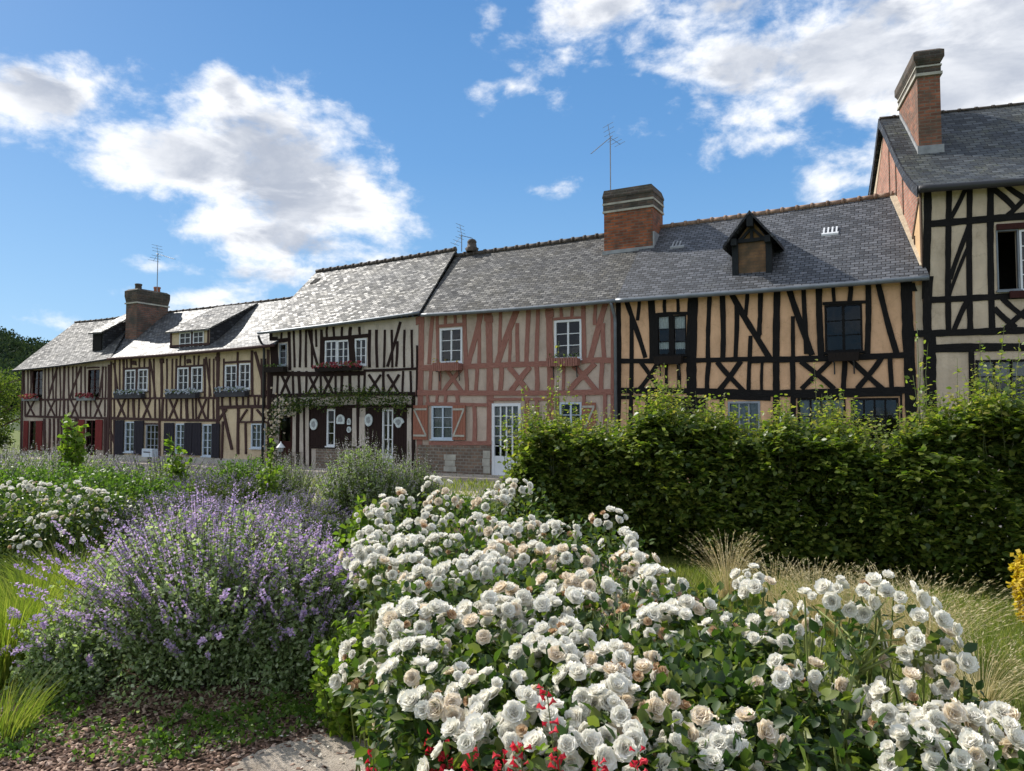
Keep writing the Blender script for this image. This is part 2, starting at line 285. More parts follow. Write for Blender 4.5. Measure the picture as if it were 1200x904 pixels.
M['wood'] = foliage('far woodland leaf', ramp3((.018, .032, .022), (.032, .052, .032), (.065, .088, .045)), .15, .9, .05)
M['tree_leaf'] = foliage('bright tree leaf', ramp3((.05, .085, .02), (.10, .14, .03), (.17, .21, .05)), .35, .8, .1)
M['chip'] = foliage('bark mulch chip', ramp3((.10, .060, .045), (.24, .155, .115), (.50, .37, .29)), .0, .9, .1, (1, 1, 1, 1))

# ------------------------------------------------------------------ geometry helpers
class Fr:
    def __init__(s, O, ang):       # ang = angle of depth axis to the right of +Y
        s.O = Vector((O[0], O[1], 0)); s.a = Vector((math.cos(ang), -math.sin(ang), 0)); s.b = Vector((math.sin(ang), math.cos(ang), 0))
    def W(s, u, b, z): return s.O+s.a*u+s.b*b+Vector((0, 0, z))
    def un(s, px, py, off=0):
        d = raydir(px, py); o = Vector((0, 0, CAMZ)); t = (s.O+s.b*off-o).dot(s.b)/d.dot(s.b); p = o+d*t-s.O
        return p.dot(s.a), p.z
MAIN = Fr((-.5, 22), R(28.5)); WORLD = Fr((0, 0), 0)
class MB:
    def __init__(s): s.v = []; s.f = []; s.uv = []
    def poly(s, pts, uv=None):
        i = len(s.v); s.v += [Vector(p) for p in pts]; s.f.append(tuple(range(i, i+len(pts))))
        if uv is None:
            p = [Vector(q) for q in pts]; e = (p[1]-p[0]); n = e.cross(p[2]-p[0])
            if n.length < 1e-9: uv = [(0, 0)]*len(p)
            else:
                n.normalize(); h = Vector((0, 0, 1)).cross(n)
                if h.length < .05: h = e.normalized()
                h.normalize(); w = n.cross(h); uv = [((q.dot(h)), (q.dot(w))) for q in p]
        s.uv += uv
    def hexa(s, c):     # c: 8 corners, 0-3 bottom loop ccw from above, 4-7 top
        for f in ((3, 2, 1, 0), (4, 5, 6, 7), (0, 1, 5, 4), (1, 2, 6, 5), (2, 3, 7, 6), (3, 0, 4, 7)): s.poly([c[i] for i in f])
    def box(s, fr, u0, u1, b0, b1, z0, z1):
        W_ = fr.W; s.hexa([W_(u0, b0, z0), W_(u1, b0, z0), W_(u1, b1, z0), W_(u0, b1, z0), W_(u0, b0, z1), W_(u1, b0, z1), W_(u1, b1, z1), W_(u0, b1, z1)])
    def frustum(s, fr, r0, r1, z0, z1):   # r = (u0,u1,b0,b1)
        c = []
        for (u0, u1, b0, b1), z in ((r0, z0), (r1, z1)): c += [fr.W(u0, b0, z), fr.W(u1, b0, z), fr.W(u1, b1, z), fr.W(u0, b1, z)]
        s.hexa(c)
    def strip(s, fr, P, Q, b0, b1):       # P,Q: lists of (u,z) left/right edges; prism between b1 (front) and b0 (back)
        n = len(P); acc = 0
        for i in range(n-1):
            l = math.dist(P[i], P[i+1]); w = math.dist(P[i], Q[i])
            a, b, c, d = [fr.W(x[0], b1, x[1]) for x in (P[i], Q[i], Q[i+1], P[i+1])]; A, B, C, Dd = [fr.W(x[0], b0, x[1]) for x in (P[i], Q[i], Q[i+1], P[i+1])]
            uv = [(0, acc), (w, acc), (w, acc+l), (0, acc+l)]; t = b0-b1
            o = random.random()*7 if i == 0 else o
            uv = [(p+o, q+o) for p, q in uv]
            s.poly([a, b, c, d], uv); s.poly([A, a, d, Dd], [(-t+o, acc), (o, acc), (o, acc+l), (-t+o, acc+l)]); s.poly([b, B, C, c], [(w+o, acc), (w+t+o, acc), (w+t+o, acc+l), (w+o, acc+l)])
            if i == 0: s.poly([A, B, b, a])
            if i == n-2: s.poly([d, c, C, Dd])
            acc += l
    def tube(s, pts, r, n=6, r1=None, cap=True):
        pts = [Vector(p) for p in pts]; m = len(pts); i0 = len(s.v); prev = None
        for i, p in enumerate(pts):
            d = (pts[min(i+1, m-1)]-pts[max(i-1, 0)]).normalized()
            x = d.cross(Vector((0, 0, 1)) if abs(d.z) < .9 else Vector((1, 0, 0))).normalized()
            if prev is not None:
                x = (prev-d*prev.dot(d)).normalized()
            prev = x; y = d.cross(x); rr = r if r1 is None else r+(r1-r)*i/(m-1)
            for k in range(n): a = 2*math.pi*k/n; s.v.append(p+x*math.cos(a)*rr+y*math.sin(a)*rr)
        for i in range(m-1):
            for k in range(n):
                k2 = (k+1) % n; s.f.append((i0+i*n+k, i0+i*n+k2, i0+(i+1)*n+k2, i0+(i+1)*n+k))
                s.uv += [(k*r, i*.3), (k*r+r, i*.3), (k*r+r, i*.3+.3), (k*r, i*.3+.3)]
        if cap:
            s.f.append(tuple(i0+k for k in reversed(range(n)))); s.uv += [(0, 0)]*n
            s.f.append(tuple(i0+(m-1)*n+k for k in range(n))); s.uv += [(0, 0)]*n
    def lathe(s, c, prof, n=10):
        c = Vector(c); i0 = len(s.v); m = len(prof)
        for r, z in prof:
            for k in range(n): a = 2*math.pi*k/n; s.v.append(c+Vector((r*math.cos(a), r*math.sin(a), z)))
        for i in range(m-1):
            for k in range(n):
                k2 = (k+1) % n; s.f.append((i0+i*n+k, i0+i*n+k2, i0+(i+1)*n+k2, i0+(i+1)*n+k)); s.uv += [(k*.05, i*.1), (k*.05+.05, i*.1), (k*.05+.05, i*.1+.1), (k*.05, i*.1+.1)]
        s.f.append(tuple(i0+(m-1)*n+k for k in range(n))); s.uv += [(0, 0)]*n
    def build(s, name, m, parent=None, smooth=False):
        me = D.meshes.new(name); off = rootloc(parent)
        me.from_pydata([tuple(v-off) for v in s.v], [], s.f); ul = me.uv_layers.new(name='UVMap')
        ul.data.foreach_set('uv', np.array(s.uv, dtype=np.float32).ravel())
        me.materials.append(m)
        if smooth: me.polygons.foreach_set('use_smooth', [True]*len(me.polygons))
        o = D.objects.new(name, me); COL.objects.link(o); o.parent = parent; return o
def rootloc(o):
    v = Vector((0, 0, 0))
    while o is not None: v = v+o.location; o = o.parent
    return v
def thing(name, label, cat, loc=(0, 0, 0), group=None):
    o = D.objects.new(name, None); COL.objects.link(o); o.location = loc; o.empty_display_size = .2
    o['label'] = label; o['category'] = cat
    if group: o['group'] = group
    return o
def tag(o, label=None, cat=None, group=None, kind=None):
    if label: o['label'] = label
    if cat: o['category'] = cat
    if group: o['group'] = group
    if kind: o['kind'] = kind
    return o

# numpy instancing of a small template into one mesh
def tpl(v, f): return np.array(v, float), f
RHOMB = tpl([(0, 0, 0), (.3, .45, .07), (0, 1, 0), (-.3, .45, .07)], [(0, 1, 2), (0, 2, 3)])
OVAL = tpl([(0, 0, 0), (.26, .25, .06), (.30, .58, .08), (0, 1, -.08), (-.30, .58, .08), (-.26, .25, .06), (0, .45, -.02)], [(0, 1, 2, 6), (6, 2, 3), (0, 6, 4, 5), (6, 3, 4)])
BLADE = tpl([(-.5, 0, 0), (.5, 0, 0), (.35, .55, .04), (-.35, .55, .04), (0, 1, .16)], [(0, 1, 2, 3), (3, 2, 4)])
FLORET = tpl([(0, 0, 0), (.45, .5, .1), (0, 1, 0), (-.45, .5, .1)], [(0, 1, 2, 3)])
def unit(a): return a/np.maximum(np.linalg.norm(a, axis=-1, keepdims=True), 1e-9)
def frames(d, up=(0, 0, 1), jit=.6):
    d = unit(d); n = np.array(up, float)+RNG.normal(0, jit, d.shape); z = unit(n-(n*d).sum(1, keepdims=True)*d); x = np.cross(d, z)
    return np.stack([x, d, z], axis=2)
def inst(T, pos, Rm, s):
    v, f = T; s = np.asarray(s, float); s = s[:, None] if s.ndim == 1 else s
    V = np.einsum('nij,nkj->nki', Rm, v[None]*s[:, None, :]) + pos[:, None, :]
    n, k = len(pos), len(v); sizes = np.array([len(q) for q in f]); flat = np.array([i for q in f for i in q])
    return V.reshape(-1, 3), (flat[None]+np.arange(n)[:, None]*k).ravel(), np.tile(sizes, n)
def npmesh(name, parts, m, parent=None, smooth=False):
    off = np.array(rootloc(parent)); V = np.concatenate([p[0] for p in parts])-off; c = 0; LL = []
    for p in parts: LL.append(p[1]+c); c += len(p[0])
    LL = np.concatenate(LL); S = np.concatenate([p[2] for p in parts])
    me = D.meshes.new(name); me.vertices.add(len(V)); me.vertices.foreach_set('co', V.astype(np.float32).ravel())
    me.loops.add(len(LL)); me.loops.foreach_set('vertex_index', LL.astype(np.int32))
    me.polygons.add(len(S)); me.polygons.foreach_set('loop_start', np.concatenate([[0], np.cumsum(S)[:-1]]).astype(np.int32))
    me.polygons.foreach_set('loop_total', S.astype(np.int32))
    if smooth: me.polygons.foreach_set('use_smooth', np.ones(len(S), bool))
    me.update(calc_edges=True); me.materials.append(m)
    o = D.objects.new(name, me); COL.objects.link(o); o.parent = parent; return o
def stems_np(P0, P1, P2, r0, r1, n=3):     # curved 3-sided stems through three points
    k = 4; N_ = len(P0); ts = np.linspace(0, 1, k); V = np.zeros((N_, k, n, 3))
    for i, t in enumerate(ts):
        c = (1-t)**2*P0+2*t*(1-t)*P1+t*t*P2; r = r0+(r1-r0)*t
        for j in range(n): a = 2*math.pi*j/n; V[:, i, j] = c+np.array([math.cos(a), math.sin(a), 0])*r
    f = []
    for i in range(k-1):
        for j in range(n): f.append((i*n+j, i*n+(j+1) % n, (i+1)*n+(j+1) % n, (i+1)*n+j))
    flat = np.array(f).ravel(); V = V.reshape(N_, -1, 3)
    return V.reshape(-1, 3), (flat[None]+np.arange(N_)[:, None]*k*n).ravel(), np.full(N_*len(f), 4)
def rnd_dir(n, zbias=0): 
    d = RNG.normal(0, 1, (n, 3)); d[:, 2] += zbias; return unit(d)

# ------------------------------------------------------------------ setting: ground, street, beds, hill
def sheet(name, pts, z, m, **kw):
    mb = MB(); mb.poly([(p[0], p[1], z) for p in pts]); o = mb.build(name, m); tag(o, kind='structure'); return o
def groundmat(name, stops, scale, bs=.5, rough=.95, d2=30, dist=.03):
    m, t, p, o = mat(name); n = noise_of(t, scale, 9, rough=.65); n2 = noise_of(t, d2, 6, rough=.7)
    ad = nd(t, 'ShaderNodeMath', operation='MULTIPLY_ADD'); t.links.new(n2, ad.inputs[0]); ad.inputs[1].default_value = .6; t.links.new(n, ad.inputs[2])
    sb = nd(t, 'ShaderNodeMath', operation='SUBTRACT'); t.links.new(ad.outputs[0], sb.inputs[0]); sb.inputs[1].default_value = .3
    t.links.new(ramp(t, sb.outputs[0], stops), p.inputs['Base Color']); p.inputs['Roughness'].default_value = rough; p.inputs['Specular IOR Level'].default_value = .1
    bump(t, p, n2, bs, dist); return m
M['lawn'] = groundmat('short lawn', [(.3, (.07, .095, .025, 1)), (.5, (.12, .15, .04, 1)), (.7, (.20, .19, .075, 1))], 1.2)
M['soil'] = groundmat('bark mulch ground', [(.3, (.05, .032, .024, 1)), (.5, (.13, .085, .06, 1)), (.7, (.24, .165, .12, 1))], 3, 1, d2=45)
M['gravel'] = groundmat('pale sandy gravel', [(.3, (.30, .25, .20, 1)), (.5, (.48, .42, .35, 1)), (.7, (.62, .55, .47, 1))], 2.5, .8, d2=70)
M['asphalt'] = groundmat('street surface', [(.3, (.12, .115, .11, 1)), (.7, (.20, .19, .18, 1))], 2, .3)
M['hill'] = groundmat('hill ground', [(.3, (.03, .045, .015, 1)), (.7, (.06, .085, .03, 1))], .05, .2)
sheet('ground', [(-900, -300), (900, -300), (900, 1500), (-900, 1500)], 0, M['lawn'])
q = lambda u, b: MAIN.W(u, b, 0)
sheet('street', [q(-60, -5.5), q(40, -5.5), q(40, -1.3), q(-60, -1.3)], .004, M['asphalt'])
mb = MB(); mb.box(MAIN, -60, 40, -1.3, .15, -.2, .12); tag(mb.build('pavement', M['gravel']), kind='structure')
mb = MB(); mb.box(MAIN, -60, 40, -5.75, -5.55, -.2, .11); tag(mb.build('garden_kerb', M['stone_pale']), kind='structure')
g = ground
sheet('mulch_bed', [g(-60, 1100), g(-60, 800), g(40, 740), g(120, 640), g(400, 610), g(560, 600), g(760, 650), g(900, 720), g(1010, 900), g(1000, 1100)], .008, M['soil'])
sheet('gravel_path', [g(250, 1100), g(480, 1100), g(456, 905), g(440, 872), g(425, 858), g(395, 856), g(350, 868), g(300, 884), g(262, 905)], .014, M['gravel'])
sheet('garden_path', [g(240, 606), g(470, 606), g(560, 584), g(560, 576), g(300, 574), g(190, 590)], .006, M['gravel'])
# hill with its wood
def hillz(x, y):
    return 54*np.exp(-(((x+330)/150.)**2))*np.clip((y-120)/160, 0, 1)*np.clip((700-y)/300, 0, 1)
mb = MB(); gx = np.linspace(-700, 60, 24); gy = np.linspace(120, 700, 16); 
for i in range(23):
    for j in range(15):
        mb.poly([(x, y, float(hillz(x, y))+.02) for x, y in ((gx[i], gy[j]), (gx[i+1], gy[j]), (gx[i+1], gy[j+1]), (gx[i], gy[j+1]))])
tag(mb.build('hill', M['hill'], smooth=True), kind='structure')
pp = []
while len(pp) < 520:
    y = random.uniform(190, 330); x = y*random.uniform(-.80, -.54); pp.append((x, y, float(hillz(x, y))))
parts = []
for (x, y, z) in pp:
    r = random.uniform(3.0, 5.2); n = 170; d = rnd_dir(n); rad = r*(.75+.35*RNG.random(n)); c = np.array([x, y, z+r*.8])
    P = c+d*rad[:, None]*np.array([1, 1, 1.15]); parts.append(inst(RHOMB, P, frames(rnd_dir(n)*.7+d, d.mean(0)), RNG.uniform(.8, 1.5, n)))
tag(npmesh('woodland', parts, M['wood']), kind='stuff')

# ------------------------------------------------------------------ house helpers
HG = 'timber framed houses along the street'
class House:
    def __init__(s, fr, label, px_l, px_r, pyref, wall, timb):
        s.fr = fr; s.u0 = fr.un(px_l, pyref)[0]; s.u1 = fr.un(px_r, pyref)[0]
        c = fr.W((s.u0+s.u1)/2, 1.5, 0); s.t = thing('timber_framed_house', label, 'house', c, HG)
        s.holes = []; s.beams = MB(); s.k = 0; s.wall = wall; s.timb = timb
    def Z(s, ox, oy, sc): s.z = (ox, oy, sc)
    def p(s, x, y): return (s.z[0]+x/s.z[2], s.z[1]+y/s.z[2])
    def B(s, *bs):
        for (x0, y0, x1, y1, w) in bs:
            a = s.p(x0, y0); b = s.p(x1, y1); w = w/s.z[2]; dx, dy = b[0]-a[0], b[1]-a[1]; l = math.hypot(dx, dy); nx, ny = -dy/l, dx/l
            n = max(3, int(l/9)+2); P = []; Q = []; ph = random.random()*6
            for i in range(n):
                t = i/(n-1); ww = w/2*(1+random.uniform(-.09, .09)); cx = a[0]+dx*t; cy = a[1]+dy*t; wob = .16*w*math.sin(ph+t*3.2)
                cx += nx*wob; cy += ny*wob
                P.append(s.fr.un(cx-nx*ww, cy-ny*ww)); Q.append(s.fr.un(cx+nx*ww, cy+ny*ww))
            s.k += 1
            if (P[0][0]-Q[0][0])*(P[-1][1]-P[0][1])-(P[0][1]-Q[0][1])*(P[-1][0]-P[0][0]) > 0: P, Q = Q, P
            s.beams.strip(s.fr, P, Q, .02, -(.016+.00045*s.k))
    def studs(s, xs, y0, y1, w, jit=3):
        for x in xs:
            if isinstance(x, tuple): s.B((x[0], y0, x[0]+random.uniform(-jit, jit), y1, x[1]))
            else: s.B((x, y0, x+random.uniform(-jit, jit), y1, w))
    def rect(s, x0, y0, x1, y1):
        a = s.p(x0, y0); b = s.p(x1, y1); my = (a[1]+b[1])/2; mx = (a[0]+b[0])/2
        return s.fr.un(a[0], my)[0], s.fr.un(b[0], my)[0], s.fr.un(mx, b[1])[1], s.fr.un(mx, a[1])[1]
    def window(s, x0, y0, x1, y1, cols=2, rows=3, fm='white', fw=.045, glass='glass', curtain=None, name='window', low=0, depth=.0, mun=.02, label=None):
        u0, u1, z0, z1 = s.rect(x0, y0, x1, y1); s.holes.append((u0+.01, u1-.01, z0+.01, z1-.01)); fr = s.fr; mb = MB(); d = depth
        mb.box(fr, u0, u0+fw, d-.022, d+.06, z0, z1); mb.box(fr, u1-fw, u1, d-.022, d+.06, z0, z1)
        mb.box(fr, u0+fw, u1-fw, d-.020, d+.06, z1-fw, z1); mb.box(fr, u0+fw, u1-fw, d-.020, d+.06, z0, z0+fw*1.3)
        mb.box(fr, u0-.03, u1+.03, d-.07, d-.0225, z0-.03, z0+.012)
        iu0, iu1, iz0, iz1 = u0+fw, u1-fw, z0+fw*1.3, z1-fw
        if low: mb.box(fr, iu0, iu1, d+.0, d+.05, iz0, iz0+low); iz0 += low
        for i in range(1, cols):
            w = mun*1.0 if cols != 2 or fm == 'x' else mun*1.35; c = iu0+(iu1-iu0)*i/cols; mb.box(fr, c-w, c+w, d+.002, d+.045, iz0, iz1)
        for j in range(1, rows):
            c = iz0+(iz1-iz0)*j/rows; mb.box(fr, iu0, iu1, d+.006, d+.04, c-mun*.55, c+mun*.55)
        w = mb.build(name, M[fm], s.t)
        if label: w['label'] = label
        if glass is None: return w
        g_ = MB(); g_.poly([fr.W(iu0, d+.03, iz0), fr.W(iu1, d+.03, iz0), fr.W(iu1, d+.03, iz1), fr.W(iu0, d+.03, iz1)]); g_.build('pane', M[glass], w)
        if curtain:
            cm, spans = curtain
            for (a, b) in spans:      # fractions of height from the top, scalloped hem
                cb = MB(); n = 16; top = iz1-(iz1-iz0)*a; bot = iz1-(iz1-iz0)*b
                for i in range(n):
                    ua = iu0+(iu1-iu0)*i/n; ub = iu0+(iu1-iu0)*(i+1)/n; f = lambda k: .02*abs(math.sin(k*math.pi/3)); h = lambda k: .012*math.sin(k*1.9)
                    cb.poly([fr.W(ua, d+.08+h(i), bot-f(i)), fr.W(ub, d+.08+h(i+1), bot-f(i+1)), fr.W(ub, d+.08+h(i+1), top), fr.W(ua, d+.08+h(i), top)])
                cb.build('curtain', M[cm], w)
        return w
    def panel(s, name, x0, y0, x1, y1, m, th=.04, planks=4, b=-.004, Zb=None, label=None, sub=None):
        u0, u1, z0, z1 = s.rect(x0, y0, x1, y1); mb = MB(); n = planks; g_ = .006
        for i in range(n): mb.box(s.fr, u0+(u1-u0)*i/n+g_/2, u0+(u1-u0)*(i+1)/n-g_/2, b-th, b, z0, z1)
        mb.box(s.fr, u0+.01, u1-.01, b-th+.008, b-.002, z0+.01, z1-.01)
        o = mb.build(name, M[m], s.t)
        if label: o['label'] = label
        if Zb:
            zb = MB(); y_a, y_b = z1-(z1-z0)*.12, z0+(z1-z0)*.12; f = b-th
            zb.strip(s.fr, [(u0+.03, y_a-.03), (u1-.03, y_a-.03)], [(u0+.03, y_a+.03), (u1-.03, y_a+.03)], f, f-.02)
            zb.strip(s.fr, [(u0+.03, y_b-.03), (u1-.03, y_b-.03)], [(u0+.03, y_b+.03), (u1-.03, y_b+.03)], f, f-.021)
            a_, b_ = ((u0+.06, u1-.06) if Zb == 1 else (u1-.06, u0+.06))
            zb.strip(s.fr, [(a_-.03, y_a-.03), (b_-.03, y_b+.03)], [(a_+.03, y_a-.03), (b_+.03, y_b+.03)], f, f-.019)
            zb.build('brace', M['stone_pale'], o)
        return o
    def finish(s, ztop, depth=5.0, zridge=None, base=0, roofb=2.5, extra=True):
        fr = s.fr; u0, u1 = s.u0, s.u1; W_ = fr.W
        us = sorted({u0, u1, *[h[0] for h in s.holes], *[h[1] for h in s.holes]}); us = [u for u in us if u0 <= u <= u1]
        zt = lambda u: ztop[0]+(ztop[1]-ztop[0])*(u-u0)/(u1-u0)
        mb = MB()
        for a, b in zip(us[:-1], us[1:]):
            if b-a < 1e-5: continue
            c = (a+b)/2; hs = sorted([(h[2], h[3]) for h in s.holes if h[0] <= c <= h[1]]); z = base
            for (p, q_) in hs+[(None, None)]:
                if p is None: mb.poly([W_(a, 0, z), W_(b, 0, z), W_(b, 0, zt(b)), W_(a, 0, zt(a))])
                else:
                    if p > z: mb.poly([W_(a, 0, z), W_(b, 0, z), W_(b, 0, p), W_(a, 0, p)])
                    z = max(z, q_)
        T = .18
        for (a, b, p, q_) in s.holes:
            mb.poly([W_(a, 0, p), W_(a, T, p), W_(a, T, q_), W_(a, 0, q_)]); mb.poly([W_(b, 0, q_), W_(b, T, q_), W_(b, T, p), W_(b, 0, p)])
            mb.poly([W_(a, 0, q_), W_(a, T, q_), W_(b, T, q_), W_(b, 0, q_)]); mb.poly([W_(a, 0, p), W_(b, 0, p), W_(b, T, p), W_(a, T, p)])
        zr = zridge-.12; e = .004
        for u in (u0+e, u1-e): mb.poly([W_(u, 0, base), W_(u, depth, base), W_(u, depth, zt(u)-.05), W_(u, roofb, zr), W_(u, 0, zt(u)-.05)])
        mb.poly([W_(u1, depth, base), W_(u0, depth, base), W_(u0, depth, zt(u0)), W_(u1, depth, zt(u1))])
        mb.build('wall', s.wall, s.t)
        if s.beams.v: s.beams.build('timber_frame', s.timb, s.t)
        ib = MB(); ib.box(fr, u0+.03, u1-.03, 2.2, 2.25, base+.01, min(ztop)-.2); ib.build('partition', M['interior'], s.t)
def roof_slab(h, ec, rc, mat_, Re=-.3, Rr=2.5, th=.08, sag=.03, back=True, kick=.0, name='roof', nu=24, nv=10, lift=0, edge=None):
    """ec/rc: ((pxl,pyl),(pxr,pyr)) at the eave line (b=Re) and ridge (b=Rr) or direct (u,z) pairs"""
    fr = h.fr; E = [fr.un(*p, Re) if p[0] > -900 and len(p) == 2 and not isinstance(p, list) else tuple(p) for p in ec]; Rg = [fr.un(*p, Rr) if not isinstance(p, list) else tuple(p) for p in rc]
    mb = MB(); G = []; seed = random.random()*10
    sl = math.hypot(Rr-Re, Rg[0][1]-E[0][1])
    for i in range(nu+1):
        t = i/nu; row = []
        for j in range(nv+1):
            v = j/nv; ue = E[0][0]+(E[1][0]-E[0][0])*t; ur = Rg[0][0]+(Rg[1][0]-Rg[0][0])*t
            ze = E[0][1]+(E[1][1]-E[0][1])*t; zr = Rg[0][1]+(Rg[1][1]-Rg[0][1])*t
            z = ze+(zr-ze)*v; z -= kick*math.sin(math.pi*v)*(1-v)*1.6
            z += sag*(math.sin(seed+t*5.1)*math.sin(v*math.pi)*.8+math.sin(seed*2+t*13+v*4)*.35*math.sin(v*math.pi)) + lift - sag*.8*math.sin(t*math.pi)
            u = ue+(ur-ue)*v; row.append((u, Re+(Rr-Re)*v, z, v*sl))
        G.append(row)
    W_ = fr.W
    for i in range(nu):
        for j in range(nv):
            q4 = [G[i][j], G[i+1][j], G[i+1][j+1], G[i][j+1]]
            mb.poly([W_(a, b, c) for a, b, c, d in q4], [(a, d) for a, b, c, d in q4])
            mb.poly([W_(a, b, c-th) for a, b, c, d in reversed(q4)], [(a, d) for a, b, c, d in reversed(q4)])
    def side(lst):
        for p, q_ in zip(lst[:-1], lst[1:]): mb.poly([W_(*p[:3]), W_(p[0], p[1], p[2]-th), W_(q_[0], q_[1], q_[2]-th), W_(*q_[:3])])
    side([G[0][j] for j in range(nv+1)]); side([G[nu][j] for j in reversed(range(nv+1))]); side([G[i][0] for i in reversed(range(nu+1))])
    if back:
        for i in range(nu):
            a, b = G[i][nv], G[i+1][nv]; dz = (a[2]-G[i][0][2]); L_ = Rr-Re; ex = 1.0
            mb.poly([W_(b[0], Rr, b[2]), W_(a[0], Rr, a[2]), W_(a[0], Rr+L_*ex, a[2]-dz), W_(b[0], Rr+L_*ex, b[2]-dz)])
    o = mb.build(name, mat_, h.t); h.G = G; return o
def roof_at(h, u, b):     # height of the roof of house h at (u,b)
    G = h.G; best = None
    for i in range(len(G)-1):
        for j in range(len(G[0])-1):
            p, q_, r = G[i][j], G[i+1][j], G[i][j+1]
            if p[0]-1e-6 <= u <= q_[0]+1e-6 and p[1]-1e-6 <= b <= r[1]+1e-6:
                s_ = (u-p[0])/max(q_[0]-p[0], 1e-6); t = (b-p[1])/(r[1]-p[1]); return p[2]+(q_[2]-p[2])*s_+(r[2]-p[2])*t
    return G[0][-1][2]
def ridge_tiles(h, ro, m, step=.42, r=.085):
    G = h.G; top = [g_[-1] for g_ in G]; u0, u1 = top[0][0], top[-1][0]; mb = MB(); n = int((u1-u0)/step)
    zz = lambda u: np.interp(u, [t[0] for t in top], [t[2] for t in top])
    for i in range(n):
        a = u0+(u1-u0)*i/n; b = u0+(u1-u0)*(i+1)/n; bb = top[0][1]
        mb.tube([h.fr.W(a, bb, zz(a)+.01), h.fr.W(b-.06, bb, zz(b)+.005)], r, 8); mb.tube([h.fr.W(b-.07, bb, zz(b)+.012), h.fr.W(b+.0, bb, zz(b)+.012)], r*1.28, 8)
    return mb.build('ridge_tiles', m, ro, True)
def gutter(h, m, r=.06, pipe=None, off=.03):
    G = h.G; mb = MB(); ed = [g_[0] for g_ in G]; mb.tube([h.fr.W(e[0], e[1]-off, e[2]-.06) for e in ed], r, 8); mb.build('gutter', m, h.t, True)
def downpipe(h, px, py, m, r=.045, b=-.1, z0=.1):
    u, z = h.fr.un(px, py, b); mb = MB(); W_ = h.fr.W
    mb.tube([W_(u-.02, -.33, z), W_(u, -.3, z-.12), W_(u+.03, b-.02, z-.42), W_(u+.03, b, z-.6), W_(u+.03, b, z0)], r, 8); mb.build('downpipe', m, h.t, True)

# ================================================================== HOUSE 1 (far left)
def X(h, cx0, cx1, y0, y1, w): h.B((cx0, y0, cx1, y1, w), (cx1, y0, cx0, y1, w))
h1 = House(MAIN, 'leftmost small house with grey plaster, oxblood shutters and a dark dormer on its roof', 27, 129, 480, M['plaster_grey'], M['timber_purple'])
h1.Z(0, 410, 6)
h1.window(226, 142, 300, 345, 2, 3, 'red_dark', .04, depth=.03); h1.window(616, 138, 700, 340, 2, 3, 'red_dark', .04, depth=.03)
h1.window(207, 500, 256, 700, 1, 4, 'red_dark', .04, depth=.03); h1.window(602, 495, 676, 735, 2, 4, 'red_dark', .04, depth=.03)
h1.panel('door', 440, 495, 528, 790, 'red_dark', .03, 4, .05, label='dark red plank door')
h1.holes.append(h1.rect(440, 495, 528, 790))
for a, b in ((172, 204), (259, 302)): h1.panel('shutter', a, 500, b, 712, 'red_shutter', .035, 2, -.03)
for a, b in ((556, 600), (678, 726)): h1.panel('shutter', a, 492, b, 705, 'red_shutter', .035, 2, -.03)
h1.studs([172, 196, 218, 318, 345, 372, 398, 424, (452, 15), 484, 512, 540, 572, 600, 722, 745], 118, 345, 9)
h1.B((212, 330, 232, 130, 9), (340, 350, 405, 125, 11), (490, 350, 572, 118, 11), (702, 330, 728, 118, 10))
h1.B((160, 352, 768, 344, 13), (180, 465, 770, 484, 15), (222, 132, 304, 130, 10), (612, 128, 702, 126, 10))
h1.studs([180, (287, 13), 318, 400, 425, (452, 14), 480, 570, (608, 12), 640, 740], 352, 470, 8)
X(h1, 192, 243, 356, 462, 9); X(h1, 338, 386, 356, 464, 9); X(h1, 500, 552, 356, 470, 9); X(h1, 668, 716, 352, 474, 9)
h1.B((163, 120, 152, 740, 12), (768, 105, 762, 760, 16))
h1.studs([(318, 15), (352, 12), (382, 12), (412, 13), (434, 10)], 484, 740, 12); h1.studs([(534, 10), (550, 8), (740, 14)], 480, 740, 12); h1.B((163, 740, 440, 740, 12))
h1.finish((MAIN.un(27, 432)[1], MAIN.un(129, 420)[1]), zridge=MAIN.un(88, 378, 2.5)[1])
ro1 = roof_slab(h1, ((16, 433), (130, 419)), ((88, 378), (160, 369.5)), M['slate_far'], sag=.05)
ridge_tiles(h1, ro1, M['clay_dark'], r=.05); gutter(h1, M['dark_metal'], .045)
mb = MB(); mb.box(MAIN, h1.u0, h1.rect(436, 0, 440, 9)[0], -.07, 0, 0, MAIN.un(60, 533)[1]); mb.build('stone_plinth', M['stone_pale'], h1.t)
# dark dormer of house 1
def dormer_shed(h, ro, u0, u1, bf, zt, bback, cheek, roofm, over=.1):
    fr = h.fr; W_ = fr.W; d = MB(); zb = roof_at(h, (u0+u1)/2, bf)
    zback = roof_at(h, (u0+u1)/2, bback)
    d.poly([W_(u0, bf, zb-.1), W_(u1, bf, zb-.1), W_(u1, bf, zt), W_(u0, bf, zt)])
    for u in (u0, u1): d.poly([W_(u, bf, zb-.1), W_(u, bback, zback-.05), W_(u, bf, zt)])
    o = d.build('dormer', cheek, ro)
    r = MB(); v = (zback+.02-zt)/(bback-bf); zo = zt-v*over*1.5
    c = [W_(u0-over, bf-over*1.5, zo), W_(u1+over, bf-over*1.5, zo), W_(u1+over, bback, zback+.02), W_(u0-over, bback, zback+.02)]
    r.hexa([p-Vector((0, 0, .0)) for p in c]+[p+Vector((0, 0, .07)) for p in c]); r.build('dormer_roof', roofm, ro); return zb
u0, _ = MAIN.un(104, 400, 0); 
du0 = MAIN.un(104, 420, .1)[0]; du1 = MAIN.un(115, 420, .1)[0]
dormer_shed(h1, ro1, du0, du0+.75, .25, MAIN.un(110, 390, .25)[1], 1.95, M['slate_dark'], M['slate_silver'])
